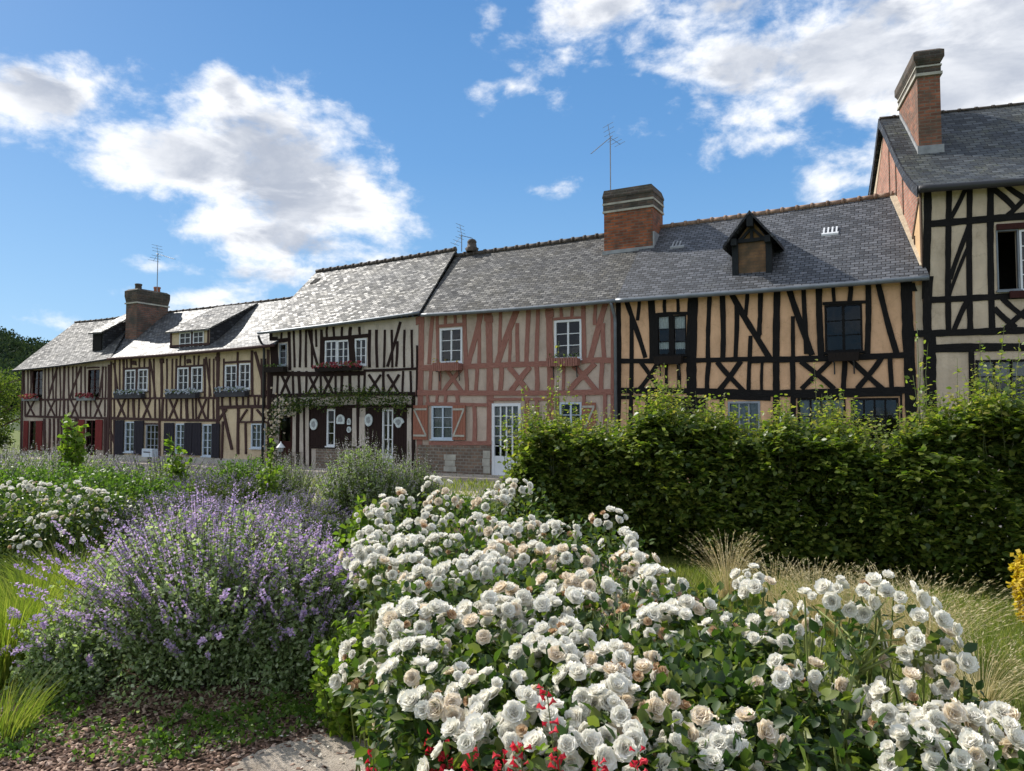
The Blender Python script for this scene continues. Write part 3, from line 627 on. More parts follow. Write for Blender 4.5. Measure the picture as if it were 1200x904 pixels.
d = MB(); zt_ = MAIN.un(110, 391, .25)[1]; zb_ = roof_at(h1, du0+.3, .25); d.box(MAIN, du0+.08, du0+.67, .21, .25, zb_+.05, zt_-.08); d.build('dormer_hatch', M['timber_black'], ro1)

# ================================================================== HOUSE 2
h2 = House(MAIN, 'yellow plastered house with three white paired windows, planters and a sooty brick chimney', 129, 316, 480, M['plaster_yellow'], M['timber_purple'])
h2.Z(130, 410, 5.714)
for (a, b, c, d_) in ((97, 135, 165, 278), (182, 130, 248, 276), (447, 120, 521, 278), (540, 115, 615, 280), (765, 102, 845, 268), (860, 92, 935, 266)): h2.window(a, b, c, d_, 2, 3, 'white', .055, 'glass', mun=.018)
for (a, b, c, d_) in ((95, 482, 160, 688), (434, 495, 497, 692), (614, 500, 680, 716)): h2.window(a, b, c, d_, 2, 4, 'blue_white', .05, 'glass', ('net', [(0, .9)]), name='french_window', mun=.02)
h2.window(940, 495, 1035, 662, 3, 3, 'blue_white', .05, 'glass', ('net', [(0, 1)]), mun=.016)
for (a, b, c, d_) in ((36, 472, 93, 702), (164, 476, 226, 702), (364, 490, 430, 704), (500, 490, 552, 706), (555, 490, 611, 708), (683, 495, 735, 724)): h2.panel('shutter', a, b, c, d_, 'dark_shutter', .035, 3, -.045)
h2.window(234, 500, 322, 790, 3, 4, 'grey_paint', .05, 'glass', name='door', low=.55, label='half glazed door with red brown lattice')
h2.studs([30, 62, (85, 15), (262, 12), 290, (340, 17), 375, 412, (438, 12), (628, 14), 660, 690, (756, 10), 1010, 1035], 60, 324, 10)
h2.B((175, 128, 175, 284, 15), (531, 112, 531, 284, 15), (852, 85, 852, 270, 13), (720, 20, 720, 740, 21), (948, 5, 948, 306, 15), (1058, 0, 1052, 760, 16), (4, 80, 2, 760, 10))
h2.B((20, 90, 50, 310, 10), (265, 80, 300, 320, 10), (640, 50, 668, 312, 11), (964, 15, 1042, 300, 18))
h2.B((88, 128, 256, 124, 12), (440, 112, 622, 108, 12), (762, 86, 945, 80, 14), (88, 282, 256, 282, 8), (440, 284, 622, 284, 8))
h2.studs([108, 138, 192, 225], 60, 126, 8); h2.studs([468, 496, 560, 590], 40, 110, 8); h2.B((850, 15, 850, 84, 11))
h2.B((0, 325, 720, 325, 13), (722, 312, 1055, 306, 13), (722, 386, 1052, 384, 22), (0, 460, 718, 472, 18))
h2.studs([25, 118, (155, 14), 190, 300, (326, 8), (350, 12), 376, 472, (512, 16), 550, 572, 655, 690], 325, 464, 8)
X(h2, 47, 98, 332, 454, 10); X(h2, 218, 268, 332, 456, 10); X(h2, 394, 448, 332, 460, 10); X(h2, 588, 640, 332, 462, 10)
h2.studs([748, 800, 845, 888, 922, 965, 992, 1030], 310, 382, 9)
h2.B((726, 472, 776, 400, 13), (756, 396, 812, 670, 15), (856, 392, 856, 700, 14), (946, 392, 946, 480, 11), (866, 480, 916, 400, 11), (982, 400, 1042, 474, 12), (866, 483, 1046, 483, 12), (906, 486, 906, 700, 10), (752, 480, 746, 740, 10), (0, 545, 34, 650, 11))
h2.B((330, 470, 326, 740, 10), (232, 496, 326, 498, 10), (28, 470, 28, 740, 9))
for x, y in ((345, 78), (160, 92), (718, 62), (525, 80)): h2.B((x-12, y, x+12, y-2, 26))
h2.finish((MAIN.un(129, 420)[1], MAIN.un(316, 404)[1]), zridge=MAIN.un(250, 359, 2.5)[1])
ro2 = roof_slab(h2, ((127, 419.5), (322, 403)), ((150, 371), (362, 347)), M['slate_glare'], sag=.04, kick=.12)
ridge_tiles(h2, ro2, M['clay_dark'], r=.05); gutter(h2, M['timber_purple'], .055)
mb = MB(); mb.box(MAIN, h2.u0+.02, h2.u1-.02, -.05, -.001, 0, MAIN.un(220, 536)[1]); mb.build('stone_plinth', M['stone_pale'], h2.t)
# window dormer of house 2
fr = MAIN
du0 = fr.un(200, 410, .15)[0]; du1 = fr.un(246, 409, .15)[0]; bf = .15; zt_ = fr.un(222, 387, bf)[1]
zb_ = dormer_shed(h2, ro2, du0, du1, bf, zt_, 2.35, M['slate_dark'], M['slate_old'], .12)
d = MB(); d.box(fr, du0+.02, du1-.02, bf-.03, bf-.003, zb_+.02, zt_-.02); d.build('dormer_front', M['plaster_yellow'], ro2)
for (a, b) in ((211.5, 225), (227.5, 240)):
    ua = fr.un(a, 400, bf)[0]; ub = fr.un(b, 400, bf)[0]; z0 = fr.un(225, 409, bf)[1]; z1 = zt_-.08; d = MB(); e = -.06
    d.box(fr, ua, ua+.05, bf+e, bf-.031, z0, z1); d.box(fr, ub-.05, ub, bf+e, bf-.031, z0, z1); d.box(fr, ua+.05, ub-.05, bf+e+.002, bf-.031, z1-.05, z1); d.box(fr, ua+.05, ub-.05, bf+e+.002, bf-.031, z0, z0+.05)
    d.box(fr, (ua+ub)/2-.015, (ua+ub)/2+.015, bf+e+.004, bf-.031, z0+.05, z1-.05)
    for k in (1, 2): zz = z0+(z1-z0)*k/3; d.box(fr, ua+.05, ub-.05, bf+e+.007, bf-.031, zz-.012, zz+.012)
    d.build('dormer_window', M['white'], ro2)
    d = MB(); d.poly([fr.W(ua+.03, bf-.036, z0+.03), fr.W(ub-.03, bf-.036, z0+.03), fr.W(ub-.03, bf-.036, z1-.03), fr.W(ua+.03, bf-.036, z1-.03)]); d.build('dormer_pane', M['dark_metal'], ro2)
d = MB()
for u in (du0+.06, fr.un(226.2, 400, bf)[0], du1-.06): d.box(fr, u-.05, u+.05, bf-.05, bf-.028, zb_, zt_-.03)
d.box(fr, du0, du1, bf-.065, bf-.02, zb_-.02, zb_+.07); d.build('dormer_post', M['timber_purple'], ro2)
def band(mb, fr, u0, u1, b0, b1, z0, z1, o): mb.box(fr, u0-o, u1+o, b0-o, b1+o, z0, z1)
# sooty chimney
cu0 = fr.un(148, 400, 1.0)[0]; cu1 = cu0+.75; cb0, cb1 = .95, 2.45; ztop = fr.un(152, 340, 1.0)[1]; zb_ = roof_at(h2, cu0+.4, .95)-.3 if True else 0
ch = MB(); ch.box(fr, cu0, cu1, cb0, cb1, zb_-.1, ztop-.62); ch = ch.build('chimney', M['brick_old'], ro2)
s_ = MB(); band(s_, fr, cu0, cu1, cb0, cb1, ztop-.62, ztop-.56, .045); s_.build('chimney_string', M['stone_pale'], ro2)
s_ = MB(); s_.frustum(fr, (cu0, cu1, cb0, cb1), (cu0-.05, cu1+.05, cb0-.05, cb1+.05), ztop-.56, ztop-.28); band(s_, fr, cu0, cu1, cb0, cb1, ztop-.28, ztop-.05, .05); s_.frustum(fr, (cu0-.05, cu1+.05, cb0-.05, cb1+.05), (cu0+.05, cu1-.05, cb0+.05, cb1-.05), ztop-.05, ztop+.03); s_.build('chimney_cap', M['brick_dark'], ro2)
for b_, m_ in ((cb0+.3, 'clay_dark'), (cb1-.3, 'clay')):
    s_ = MB(); s_.lathe(fr.W((cu0+cu1)/2, b_, ztop), [(.14, -.02), (.13, .2), (.15, .22), (.15, .28), (.1, .28), (.1, .1)], 12); s_.build('chimney_pot', M[m_], ro2, True)
ANT = 'television antennas on the chimneys'
def antenna(label, px, pyb, pyt, b, length, dirn, n=8, refl=True, el=.16):
    u, z0 = fr.un(px, pyb, b); z1 = fr.un(px, pyt, b)[1]; base = fr.W(u, b, z0); t = thing('television_antenna', label, 'antenna', base, ANT)
    m = MB(); top = fr.W(u, b, z1); m.tube([base, top], .018, 6); m.build('mast', M['antenna'], t)
    dv = Vector(dirn).normalized(); sd = Vector((dv.y, -dv.x, 0)).normalized(); m = MB(); s = top-Vector((0, 0, .04)); m.tube([s-dv*.12, s+dv*length], .012, 5)
    for i in range(n):
        p = s+dv*(length*(i+.7)/n); m.tube([p-sd*el, p+sd*el], .007, 4)
    m.build('boom', M['antenna'], t)
    if refl:
        m = MB(); up = sd.cross(dv)
        for k in (-1, 1):
            for j in range(3): p = s-dv*(.05+.07*j)+up*(k*(.1+.12*j)); m.tube([p-sd*.26, p+sd*.26], .007, 4)
            m.tube([s, s-dv*.2+up*k*.36], .008, 4)
        m.build('reflector', M['antenna'], t)
antenna('thin antenna mast on the sooty chimney of the yellow house, far left', 184, 345, 297, 1.9, 1.1, (.86, -.45, -.30), el=.12)

# ================================================================== HOUSE 3
h3 = House(MAIN, 'white and dark brown timbered house with a climbing rose above its dark shopfront', 316.5, 490, 440, M['plaster_white'], M['timber_dark'])
h3.Z(300, 280, 6)
h3.window(165, 738, 217, 892, 1, 3, 'grey_paint', .045, 'glass_sky')
h3.window(487, 716, 570, 892, 2, 3, 'white', .05, 'glass_sky', mun=.016); h3.window(572, 714, 655, 892, 2, 3, 'white', .05, 'glass_sky', mun=.016); h3.window(697, 702, 779, 892, 2, 3, 'white', .05, 'glass_sky', mun=.016)
h3.B((108, 660, 112, 925, 20), (140, 690, 140, 925, 40), (108, 715, 226, 712, 28), (236, 655, 236, 925, 19), (180, 660, 180, 705, 12))
h3.studs([268, 312, 352, 394, (460, 17), (800, 20), (850, 17), 905, 958, 1045, 1098], 640, 905, 14)
h3.B((372, 640, 432, 885, 15), (1018, 585, 924, 900, 17), (995, 720, 988, 900, 15), (424, 640, 424, 760, 12))
h3.studs([500, 548, 606, (664, 20), 730], 620, 690, 13, 1); h3.B((462, 702, 800, 682, 26), (676, 690, 676, 900, 40), (474, 700, 474, 900, 18))
h3.Z(300, 430, 6)
h3.B((88, 46, 765, 46, 32), (758, 30, 1140, 10, 18), (110, 205, 1134, 190, 27))
h3.studs([(110, 18), 155, 262, (305, 17), 355, 455, 560, (605, 15), (665, 18), 725, 765, (900, 15), 1035, 1090], 30, 200, 12)
for a, b in ((178, 240), (374, 438), (480, 540), (795, 878), (925, 1008)): X(h3, a, b, 55, 188, 14)
h3.studs([125, 160, 215, 258, 290], 215, 300, 9)
h3.B((104, 60, 100, 700, 20), (1112, 200, 1112, 720, 22), (1134, -150, 1134, 210, 10))
# shopfront in shade: dark boards, posts, white casements
h3.window(500, 300, 558, 560, 1, 3, 'white', .05, 'glass', mun=.02); h3.window(890, 302, 966, 690, 2, 3, 'white', .05, 'glass', name='shop_door', mun=.02, low=.3)
h3.window(165, 345, 255, 720, 1, 1, 'red_dark', .06, 'glass', name='entrance_door', low=.9)
h3.panel('shop_boards', 388, 292, 498, 560, 'timber_dark', .03, 6, -.002); h3.panel('shop_boards', 560, 292, 676, 560, 'timber_dark', .03, 6, -.002)
h3.panel('shop_boards', 772, 290, 888, 690, 'timber_dark', .03, 6, -.002); h3.panel('shop_boards', 968, 290, 1062, 690, 'timber_dark', .03, 5, -.002)
h3.B((300, 220, 300, 700, 22), (345, 230, 345, 700, 13), (384, 230, 384, 700, 10), (722, 220, 722, 620, 16), (385, 285, 1100, 278, 22), (385, 566, 770, 566, 14))
h3.finish((MAIN.un(316, 390)[1], MAIN.un(490, 371)[1]), zridge=MAIN.un(450, 312, 2.5)[1])
ro3 = roof_slab(h3, ((303, 391.5), (492, 367.5)), ((371, 321), (534, 295.5)), M['slate_silver'], lift=.08, sag=.03)
ridge_tiles(h3, ro3, M['clay_dark'], .36, .08); gutter(h3, M['zinc'], .05); downpipe(h3, 309, 394, M['dark_metal'])
mb = MB(); mb.box(MAIN, MAIN.un(372, 530)[0], MAIN.un(428, 530)[0], -.08, -.001, 0, MAIN.un(400, 527)[1]); mb.build('stone_plinth', M['stone_base'], h3.t); mb = MB(); mb.box(MAIN, h3.u0, MAIN.un(345, 530)[0], -.02, -.001, 0, .5); mb.build('stone_plinth', M['stone_base'], h3.t)
u, z = MAIN.un(368, 340.5, 1.9); zz = roof_at(h3, u, 1.9)
s_ = MB(); c0 = [MAIN.W(u-.16, 1.82, roof_at(h3, u, 1.82)+.01), MAIN.W(u+.12, 1.84, roof_at(h3, u, 1.84)+.01), MAIN.W(u+.18, 2.06, roof_at(h3, u, 2.06)+.01), MAIN.W(u-.1, 2.08, roof_at(h3, u, 2.08)+.01)]
s_.hexa(c0+[c+Vector((0, 0, .012)) for c in c0]); s_.build('missing_slate_patch', M['timber_black'], ro3)

# ================================================================== HOUSE 4
h4 = House(MAIN, 'pale house with faded red timbers and pink shutters above a rubble stone base', 490.5, 722, 440, M['plaster_pink'], M['timber_pink'])
h4.Z(480, 340, 4.615)
h4.window(165, 206, 286, 398, 2, 3, 'white', .06, 'glass_sky'); h4.window(784, 162, 931, 378, 2, 3, 'white', .06, 'glass_sky')
h4.B((60, 145, 58, 1020, 30), (128, 140, 104, 402, 20), (152, 135, 152, 405, 15), (300, 125, 302, 405, 22), (372, 120, 378, 402, 18), (385, 118, 320, 400, 26), (432, 112, 430, 940, 34), (490, 108, 488, 400, 17), (578, 105, 478, 402, 30), (545, 200, 540, 400, 15), (586, 180, 582, 395, 19), (640, 98, 636, 400, 22), (692, 92, 690, 400, 21), (760, 85, 758, 700, 36), (944, 70, 942, 376, 22), (1068, 65, 974, 372, 30), (1004, 75, 1004, 190, 17), (1048, 180, 1052, 374, 22), (1096, 62, 1096, 700, 18))
h4.B((196, 130, 196, 190, 14), (246, 126, 246, 190, 14), (820, 78, 820, 158, 15), (880, 74, 880, 158, 15), (150, 194, 302, 188, 16), (778, 158, 940, 150, 13))
h4.B((62, 418, 755, 404, 29), (930, 388, 1100, 378, 30))
h4.B((114, 425, 114, 540, 17), (162, 430, 165, 540, 14), (308, 420, 308, 545, 20), (364, 415, 362, 545, 18), (496, 415, 494, 542, 22), (690, 410, 688, 542, 22), (832, 410, 834, 540, 16), (1040, 390, 1040, 540, 22))
h4.B((198, 432, 285, 545, 19), (280, 425, 188, 548, 20), (535, 420, 645, 545, 27), (655, 420, 545, 545, 27), (1000, 395, 868, 545, 30), (888, 412, 1012, 545, 28))
for x, y in ((58, 165), (428, 155), (758, 130)): h4.B((x-22, y, x+22, y-3, 40))
h4.Z(480, 440, 4.615)
h4.window(120, 166, 238, 348, 2, 3, 'blue_white', .055, 'glass', ('net', [(0, 1)]))
h4.window(446, 152, 602, 560, 4, 5, 'white', .085, 'glass', ('net', [(0, .75)]), name='door', low=.55, mun=.022, label='white half glazed front door')
h4.window(812, 146, 932, 345, 2, 3, 'blue_white', .055, 'glass')
h4.panel('shutter', 26, 162, 104, 348, 'pink_board', .03, 5, -.045, 1); h4.panel('shutter', 238, 162, 308, 350, 'pink_board', .03, 5, -.045, 2); h4.panel('shutter', 936, 148, 1012, 332, 'pink_board', .03, 5, -.045, 2)
h4.B((35, 97, 1102, 88, 28), (90, 158, 425, 158, 19), (100, 108, 100, 155, 14), (150, 105, 150, 155, 14), (196, 105, 196, 155, 14), (258, 100, 260, 158, 20), (352, 168, 352, 362, 20), (430, 130, 800, 132, 15), (632, 120, 632, 560, 22), (692, 120, 692, 560, 20), (946, 100, 946, 560, 16), (1056, 100, 1056, 560, 18), (800, 120, 800, 560, 16), (108, 372, 446, 362, 22))
h4.finish((MAIN.un(490, 371)[1], MAIN.un(722, 349)[1]), zridge=MAIN.un(600, 289, 2.5)[1])
mb = MB(); u_d = MAIN.un(576, 540)[0]; mb.box(MAIN, h4.u0, u_d, -.045, -.001, 0, MAIN.un(530, 521)[1]-.03); mb.build('stone_plinth', M['stone_base'], h4.t); mb = MB(); mb.box(MAIN, MAIN.un(611, 540)[0], h4.u1, -.045, -.001, 0, MAIN.un(660, 521)[1]-.03); mb.build('stone_plinth', M['stone_base'], h4.t)
mb = MB(); rr = h4.rect
for (a, b, c, d_) in ((192, 428, 254, 458), (196, 460, 250, 490), (190, 492, 256, 520), (402, 408, 440, 448), (398, 450, 438, 490), (404, 492, 440, 530)):
    u0_, u1_, z0_, z1_ = rr(a, b, c, d_); mb = MB(); mb.box(MAIN, u0_, u1_, -.06, -.046, z0_, z1_); mb.build('quoin_stone', M['stone_pale'], h4.t)
# roof continues over houses 4 and 5: split at the party wall
EL, ER = fr.un(494, 367.5, -.3), fr.un(1089, 322.5, -.3); RL, RR_ = fr.un(534, 300.5, 2.5), fr.un(1047, 228.5, 2.5)
def lerp2(A, B_, u): t = (u-A[0])/(B_[0]-A[0]); return [u, A[1]+(B_[1]-A[1])*t]
us_ = fr.un(722, 350, -.3)[0]
ro4 = roof_slab(h4, (list(EL), lerp2(EL, ER, us_)), (list(RL), lerp2(RL, RR_, us_)), M['slate_old'], sag=.035) if False else None
def roof_uz(h, e0, e1, r0, r1, m, **kw):
    old = MAIN.un; h.fr_un = None
    class P(list): pass
    return roof_slab(h, (e0, e1), (r0, r1), m, **kw)
_un = Fr.un
def roof_direct(h, E, Rg, m, **kw):
    # temporarily treat the given pairs as plane coordinates
    Fr.un = lambda s, a, b, off=0: (a, b)
    try: return roof_slab(h, tuple(tuple(e) for e in E), tuple(tuple(r_) for r_ in Rg), m, **kw)
    finally: Fr.un = _un
ro4 = roof_direct(h4, (EL, lerp2(EL, ER, us_)), (RL, lerp2(RL, RR_, us_)), M['slate_old'], sag=.035)
ridge_tiles(h4, ro4, M['clay_dark'], .4, .085); gutter(h4, M['zinc'], .055)

# ================================================================== HOUSE 5
h5 = House(MAIN, 'apricot house with black timbers, an orange brick chimney and a boarded gabled dormer', 722.5, 1085, 440, M['plaster_orange'], M['timber_black'])
h5.Z(700, 320, 5.02)
cl = ('lace', [(0, .31), (.68, .85)])
h5.window(352, 250, 428, 486, 1, 3, 'timber_black', .03, 'glass', cl, mun=.014); h5.window(446, 248, 524, 486, 1, 3, 'timber_black', .03, 'glass', cl, mun=.014)
h5.B((124, 172, 122, 1000, 28), (176, 168, 280, 500, 27), (200, 250, 196, 1000, 23), (245, 160, 240, 280, 20), (320, 156, 322, 515, 38), (565, 138, 562, 1000, 58), (658, 132, 654, 505, 25), (738, 128, 736, 505, 31), (818, 190, 816, 505, 27), (792, 118, 1008, 502, 35), (880, 118, 876, 250, 22), (898, 370, 894, 700, 24), (962, 110, 948, 400, 25))
h5.B((398, 150, 396, 240, 19), (475, 144, 473, 240, 18), (336, 246, 540, 238, 18), (437, 244, 437, 490, 22), (538, 240, 538, 500, 14), (344, 246, 344, 500, 16), (340, 494, 545, 492, 14))
h5.B((136, 516, 1020, 507, 28), (136, 697, 1020, 704, 36))
h5.B((410, 525, 408, 690, 17), (480, 525, 478, 690, 21), (655, 520, 648, 695, 26), (970, 520, 968, 700, 17))
h5.B((250, 524, 378, 694, 25), (364, 524, 240, 694, 25), (708, 522, 858, 698, 29), (848, 520, 708, 698, 29))
h5.B((565, 175, 566, 205, 48), (300, 715, 300, 1000, 30), (136, 735, 640, 742, 20), (730, 710, 730, 1000, 25), (640, 735, 1020, 735, 26))
h5.panel('door', 548, 756, 642, 1190, 'timber_black', .03, 4, -.03); h5.panel('door', 400, 750, 540, 1190, 'timber_black', .03, 5, -.02)
h5.window(318, 752, 392, 1000, 2, 3, 'timber_black', .04, 'glass'); h5.window(770, 756, 960, 1020, 3, 3, 'grey_paint', .05, 'glass_sky', ('net', [(0, 1)]))
h5.Z(880, 310, 4.757)
h5.window(412, 222, 622, 488, 2, 3, 'timber_black', .04, 'glass', mun=.02)
h5.B((54, 148, 48, 395, 20), (148, 142, 146, 1000, 38), (218, 138, 336, 508, 34), (238, 290, 236, 1000, 23), (298, 130, 306, 500, 27), (385, 124, 386, 520, 36), (462, 118, 462, 215, 19), (553, 112, 553, 212, 28), (650, 104, 652, 515, 33), (702, 98, 815, 492, 33), (875, 86, 885, 1000, 66), (900, 105, 900, 150, 42))
h5.B((400, 218, 640, 212, 16), (0, 532, 900, 505, 34), (0, 714, 900, 706, 38), (402, 496, 640, 492, 16))
h5.B((232, 540, 230, 700, 24), (520, 530, 520, 700, 28), (780, 520, 780, 700, 28), (280, 540, 464, 698, 27), (440, 536, 286, 698, 27), (548, 534, 745, 698, 29), (728, 518, 596, 696, 29))
h5.B((240, 735, 840, 728, 18), (232, 720, 232, 1100, 24), (838, 720, 838, 1100, 12), (905, 385, 1000, 390, 32))
h5.window(262, 745, 530, 1040, 4, 3, 'timber_black', .05, 'glass_sky', ('net', [(0, .7)]), name='shop_window'); h5.window(560, 745, 826, 1040, 4, 3, 'timber_black', .05, 'glass_sky', name='shop_window')
h5.finish((MAIN.un(722, 349)[1], MAIN.un(1085, 320)[1]), zridge=MAIN.un(900, 248, 2.5)[1])
u_, za = MAIN.un(1072, 330); ub_, zb2 = MAIN.un(1084, 500)
mb = MB(); mb.box(MAIN, u_, h5.u1+.1, -.012, -.001, .3, za-.1); mb.build('render_strip', M['plaster_beige'], h5.t)
ro5 = roof_direct(h5, (lerp2(EL, ER, us_+.01), ER), (lerp2(RL, RR_, us_+.01), RR_), M['slate_new'], sag=.02, nu=34)
ridge_tiles(h5, ro5, M['clay_ridge'], .38, .075); gutter(h5, M['zinc'], .06); downpipe(h5, 719.5, 354, M['zinc'], b=-.12)
# mortar strip against house 6
G = h5.G; mb = MB(); pts = [Vector(fr.W(*g_[:3])) for g_ in G[-1][1:]]
for a, b in zip(pts[:-1], pts[1:]):
    o1 = fr.a*-.10; up = Vector((0, 0, .03)); mb.hexa([a+o1+up*.2, a+fr.a*.06+up*.2, b+fr.a*.06+up*.2, b+o1+up*.2, a+o1+up, a+fr.a*.06+up*2, b+fr.a*.06+up*2, b+o1+up])
mb.build('verge_mortar', M['mortar'], ro5)
# orange brick chimney
cb0 = 1.65; cu0 = fr.un(708, 290, cb0)[0]; cu1 = fr.un(765, 288, cb0)[0]; cb1 = cb0+1.0; zt_ = fr.un(737, 219.5, cb0)[1]; zb_ = roof_at(h5, cu1-.1, cb0)-.15
z_l = fr.un(737, 245, cb0)[1]; z_u = fr.un(737, 237, cb0)[1]
s_ = MB(); s_.box(fr, cu0, cu1, cb0, cb1, zb_-.2, z_l-.04); s_.build('chimney', M['brick_orange'], ro5)
s_ = MB(); band(s_, fr, cu0, cu1, cb0, cb1, z_l-.04, z_l+.02, .035); band(s_, fr, cu0, cu1, cb0, cb1, z_u-.01, z_u+.05, .035); s_.build('chimney_string', M['stone_pale'], ro5)
s_ = MB(); band(s_, fr, cu0, cu1, cb0, cb1, z_l+.02, z_u-.01, .02); band(s_, fr, cu0, cu1, cb0, cb1, z_u+.05, z_u+.2, .025); band(s_, fr, cu0, cu1, cb0, cb1, z_u+.2, zt_-.2, .04)
s_.frustum(fr, (cu0-.04, cu1+.04, cb0-.04, cb1+.04), (cu0-.0, cu1-.03, cb0-.0, cb1+.0), zt_-.2, zt_+.0); s_.build('chimney_cap', M['brick_dark'], ro5)
s_ = MB(); s_.box(fr, cu0-.04, cu1+.05, cb0-.05, cb0-.002, zb_-.2, zb_+.17); s_.box(fr, cu1+.002, cu1+.05, cb0-.002, cb1-.1, zb_+.1, zb_+.6); s_.build('chimney_flashing', M['lead'], ro5)
antenna('tall antenna pointing left on the orange brick chimney', 715.5, 228, 160, 2.0, .95, (-.62, -.35, -.62), n=9, el=.07)
# gabled dormer
bf = .25; du0 = fr.un(857, 300, bf)[0]; du1 = fr.un(906, 300, bf)[0]; ud = (du0+du1)/2; zb_ = fr.un(880, 328, bf)[1]; ze = fr.un(880, 282, bf)[1]; za = fr.un(880, 253, bf)[1]
W_ = fr.W; body = MB(); back = 2.3; rz = lambda b: roof_at(h5, ud, b)-.05
body.poly([W_(du0+.1, bf+.06, zb_), W_(du1-.1, bf+.06, zb_), W_(du1-.1, bf+.06, ze), W_(ud, bf+.06, za-.08), W_(du0+.1, bf+.06, ze)])
for u in (du0+.08, du1-.08): body.poly([W_(u, bf+.03, zb_-.1), W_(u, 1.8, rz(1.8)), W_(u, 1.2, ze), W_(u, bf+.03, ze)])
body.build('dormer', M['slate_dark'], ro5)
s_ = MB(); s_.box(fr, du0+.17, du1-.17, bf+.02, bf+.055, zb_+.05, ze-.02); s_.build('dormer_brick_infill', bricks('boarded brown infill', (.30, .16, .075, 1), (.22, .12, .06, 1), (.2, .12, .07, 1), dirt=(.05, .045, .03, 1), bs=.2), ro5)
s_ = MB(); s_.poly([W_(du0+.15, bf+.04, ze+.02), W_(du1-.15, bf+.04, ze+.02), W_(ud, bf+.04, za-.1)]); s_.build('dormer_gable_panel', plaster('ochre gable panel', (.26, .16, .07, 1)), ro5)
s_ = MB()
for u in (du0+.1, du1-.1): s_.box(fr, u-.075, u+.075, bf-.04, bf+.06, zb_-.02, ze)
s_.box(fr, du0+.0, du1-.0, bf-.045, bf+.05, ze-.04, ze+.05); s_.box(fr, ud-.035, ud+.035, bf-.03, bf+.03, ze+.05, za-.12)
s_.strip(fr, [(ud-.03, ze+.34), (du0+.2, ze+.05)], [(ud+.05, ze+.34), (du0+.3, ze+.05)], bf+.03, bf-.02); s_.strip(fr, [(ud-.05, ze+.34), (du1-.3, ze+.05)], [(ud+.03, ze+.34), (du1-.2, ze+.05)], bf+.03, bf-.021)
s_.box(fr, ud-.08, ud+.08, bf-.24, bf-.09, za-.32, za+.0)
for u in (du0+.1, du1-.1): s_.box(fr, u-.07, u+.07, bf-.2, bf-.05, ze-.12, ze+.05)
s_.build('dormer_frame', timber('grey black dormer timber', (.022, .025, .028, 1)), ro5)
s_ = MB(); ov = .16; sl_ = (za-ze)/(ud-du0)
for sgn, ue in ((-1, du0-ov), (1, du1+ov)):
    ze_ = za-abs(ue-ud)*sl_; b1_ = 2.0
    c = [W_(ue, bf-.26, ze_), W_(ud, bf-.26, za), W_(ud, b1_, za), W_(ue, b1_-.7, ze_)]
    if sgn > 0: c = [c[1], c[0], c[3], c[2]]
    s_.hexa([p for p in c]+[p+Vector((0, 0, .08)) for p in c])
s_.build('dormer_roof', M['slate_dark'], ro5)
s_ = MB(); s_.hexa([W_(du0-.05, bf-.18, zb_-.16), W_(du1+.15, bf-.18, zb_-.18), W_(du1+.1, bf+.02, zb_-.02), W_(du0, bf+.02, zb_-.0), W_(du0-.05, bf-.18, zb_-.08), W_(du1+.15, bf-.18, zb_-.10), W_(du1+.1, bf+.02, zb_+.04), W_(du0, bf+.02, zb_+.06)]); s_.build('dormer_sill', M['lead'], ro5)
for (px, py, b_, m_) in ((973, 271, 1.45, 'white'), (795, 293, 1.6, 'lead')):
    u = fr.un(px, py, b_)[0]; zz = lambda b: roof_at(h5, u, b)
    s_ = MB(); 
    for k in range(4 if m_ == 'white' else 3): c = [W_(u-.17+k*.1, b_-.1, zz(b_-.1)), W_(u-.13+k*.1, b_-.1, zz(b_-.1)), W_(u-.13+k*.1, b_+.1, zz(b_+.1)), W_(u-.17+k*.1, b_+.1, zz(b_+.1))]; s_.hexa(c+[p+Vector((0, 0, .05)) for p in c])
    c = [W_(u-.2, b_-.14, zz(b_-.14)), W_(u+.2, b_-.14, zz(b_-.14)), W_(u+.2, b_-.1, zz(b_-.1)), W_(u-.2, b_-.1, zz(b_-.1))]; s_.hexa(c+[p+Vector((0, 0, .05)) for p in c]); s_.build('roof_vent', M[m_], ro5)
# small chimney on the ridge of house 4
s_ = MB(); u = fr.un(553, 290, 2.5)[0]; z0 = fr.un(553, 292, 2.5)[1]; s_.lathe(W_(u, 2.5, z0-.1), [(.2, 0), (.24, .12), (.17, .16), (.15, .3), (.17, .34), (.12, .42), (.07, .44)], 10); s_.build('chimney_pot', M['clay_dark'], ro4, True)
antenna('small antenna beside the chimney pot on the ridge, mid row', 541, 295, 275, 2.5, .45, (.8, -.45, -.3), n=4, el=.1)

# ================================================================== HOUSE 6 (right, taller)
cx = MAIN.W(ER[0]+.05, -.02, 0)
F6 = Fr((cx.x, cx.y), R(16.5))
h6 = House(F6, 'tall beige house with black timbers and a high brick chimney at the right edge', 1082, 1330, 300, M['plaster_beige'], M['timber_black'])
h6.u0 = F6.un(1082, 300)[0]
h6.Z(1040, 200, 5.65)
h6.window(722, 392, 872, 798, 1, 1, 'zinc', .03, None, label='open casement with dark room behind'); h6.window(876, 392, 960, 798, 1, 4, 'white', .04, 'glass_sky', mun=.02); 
h6.B((258, 100, 262, 850, 50), (405, 100, 407, 1090, 38), (530, 98, 418, 310, 30), (545, 96, 548, 1090, 38), (686, 84, 690, 1090, 44), (700, 118, 838, 250, 38), (775, 88, 920, 200, 36), (930, 170, 765, 320, 34), (534, 365, 418, 720, 30), (532, 500, 412, 820, 22))
h6.B((284, 350, 1500, 268, 46), (284, 852, 1500, 810, 42), (975, 85, 975, 830, 40), (1120, 80, 1120, 1090, 36), (1280, 75, 1280, 1090, 36), (284, 112, 1500, 20, 30))
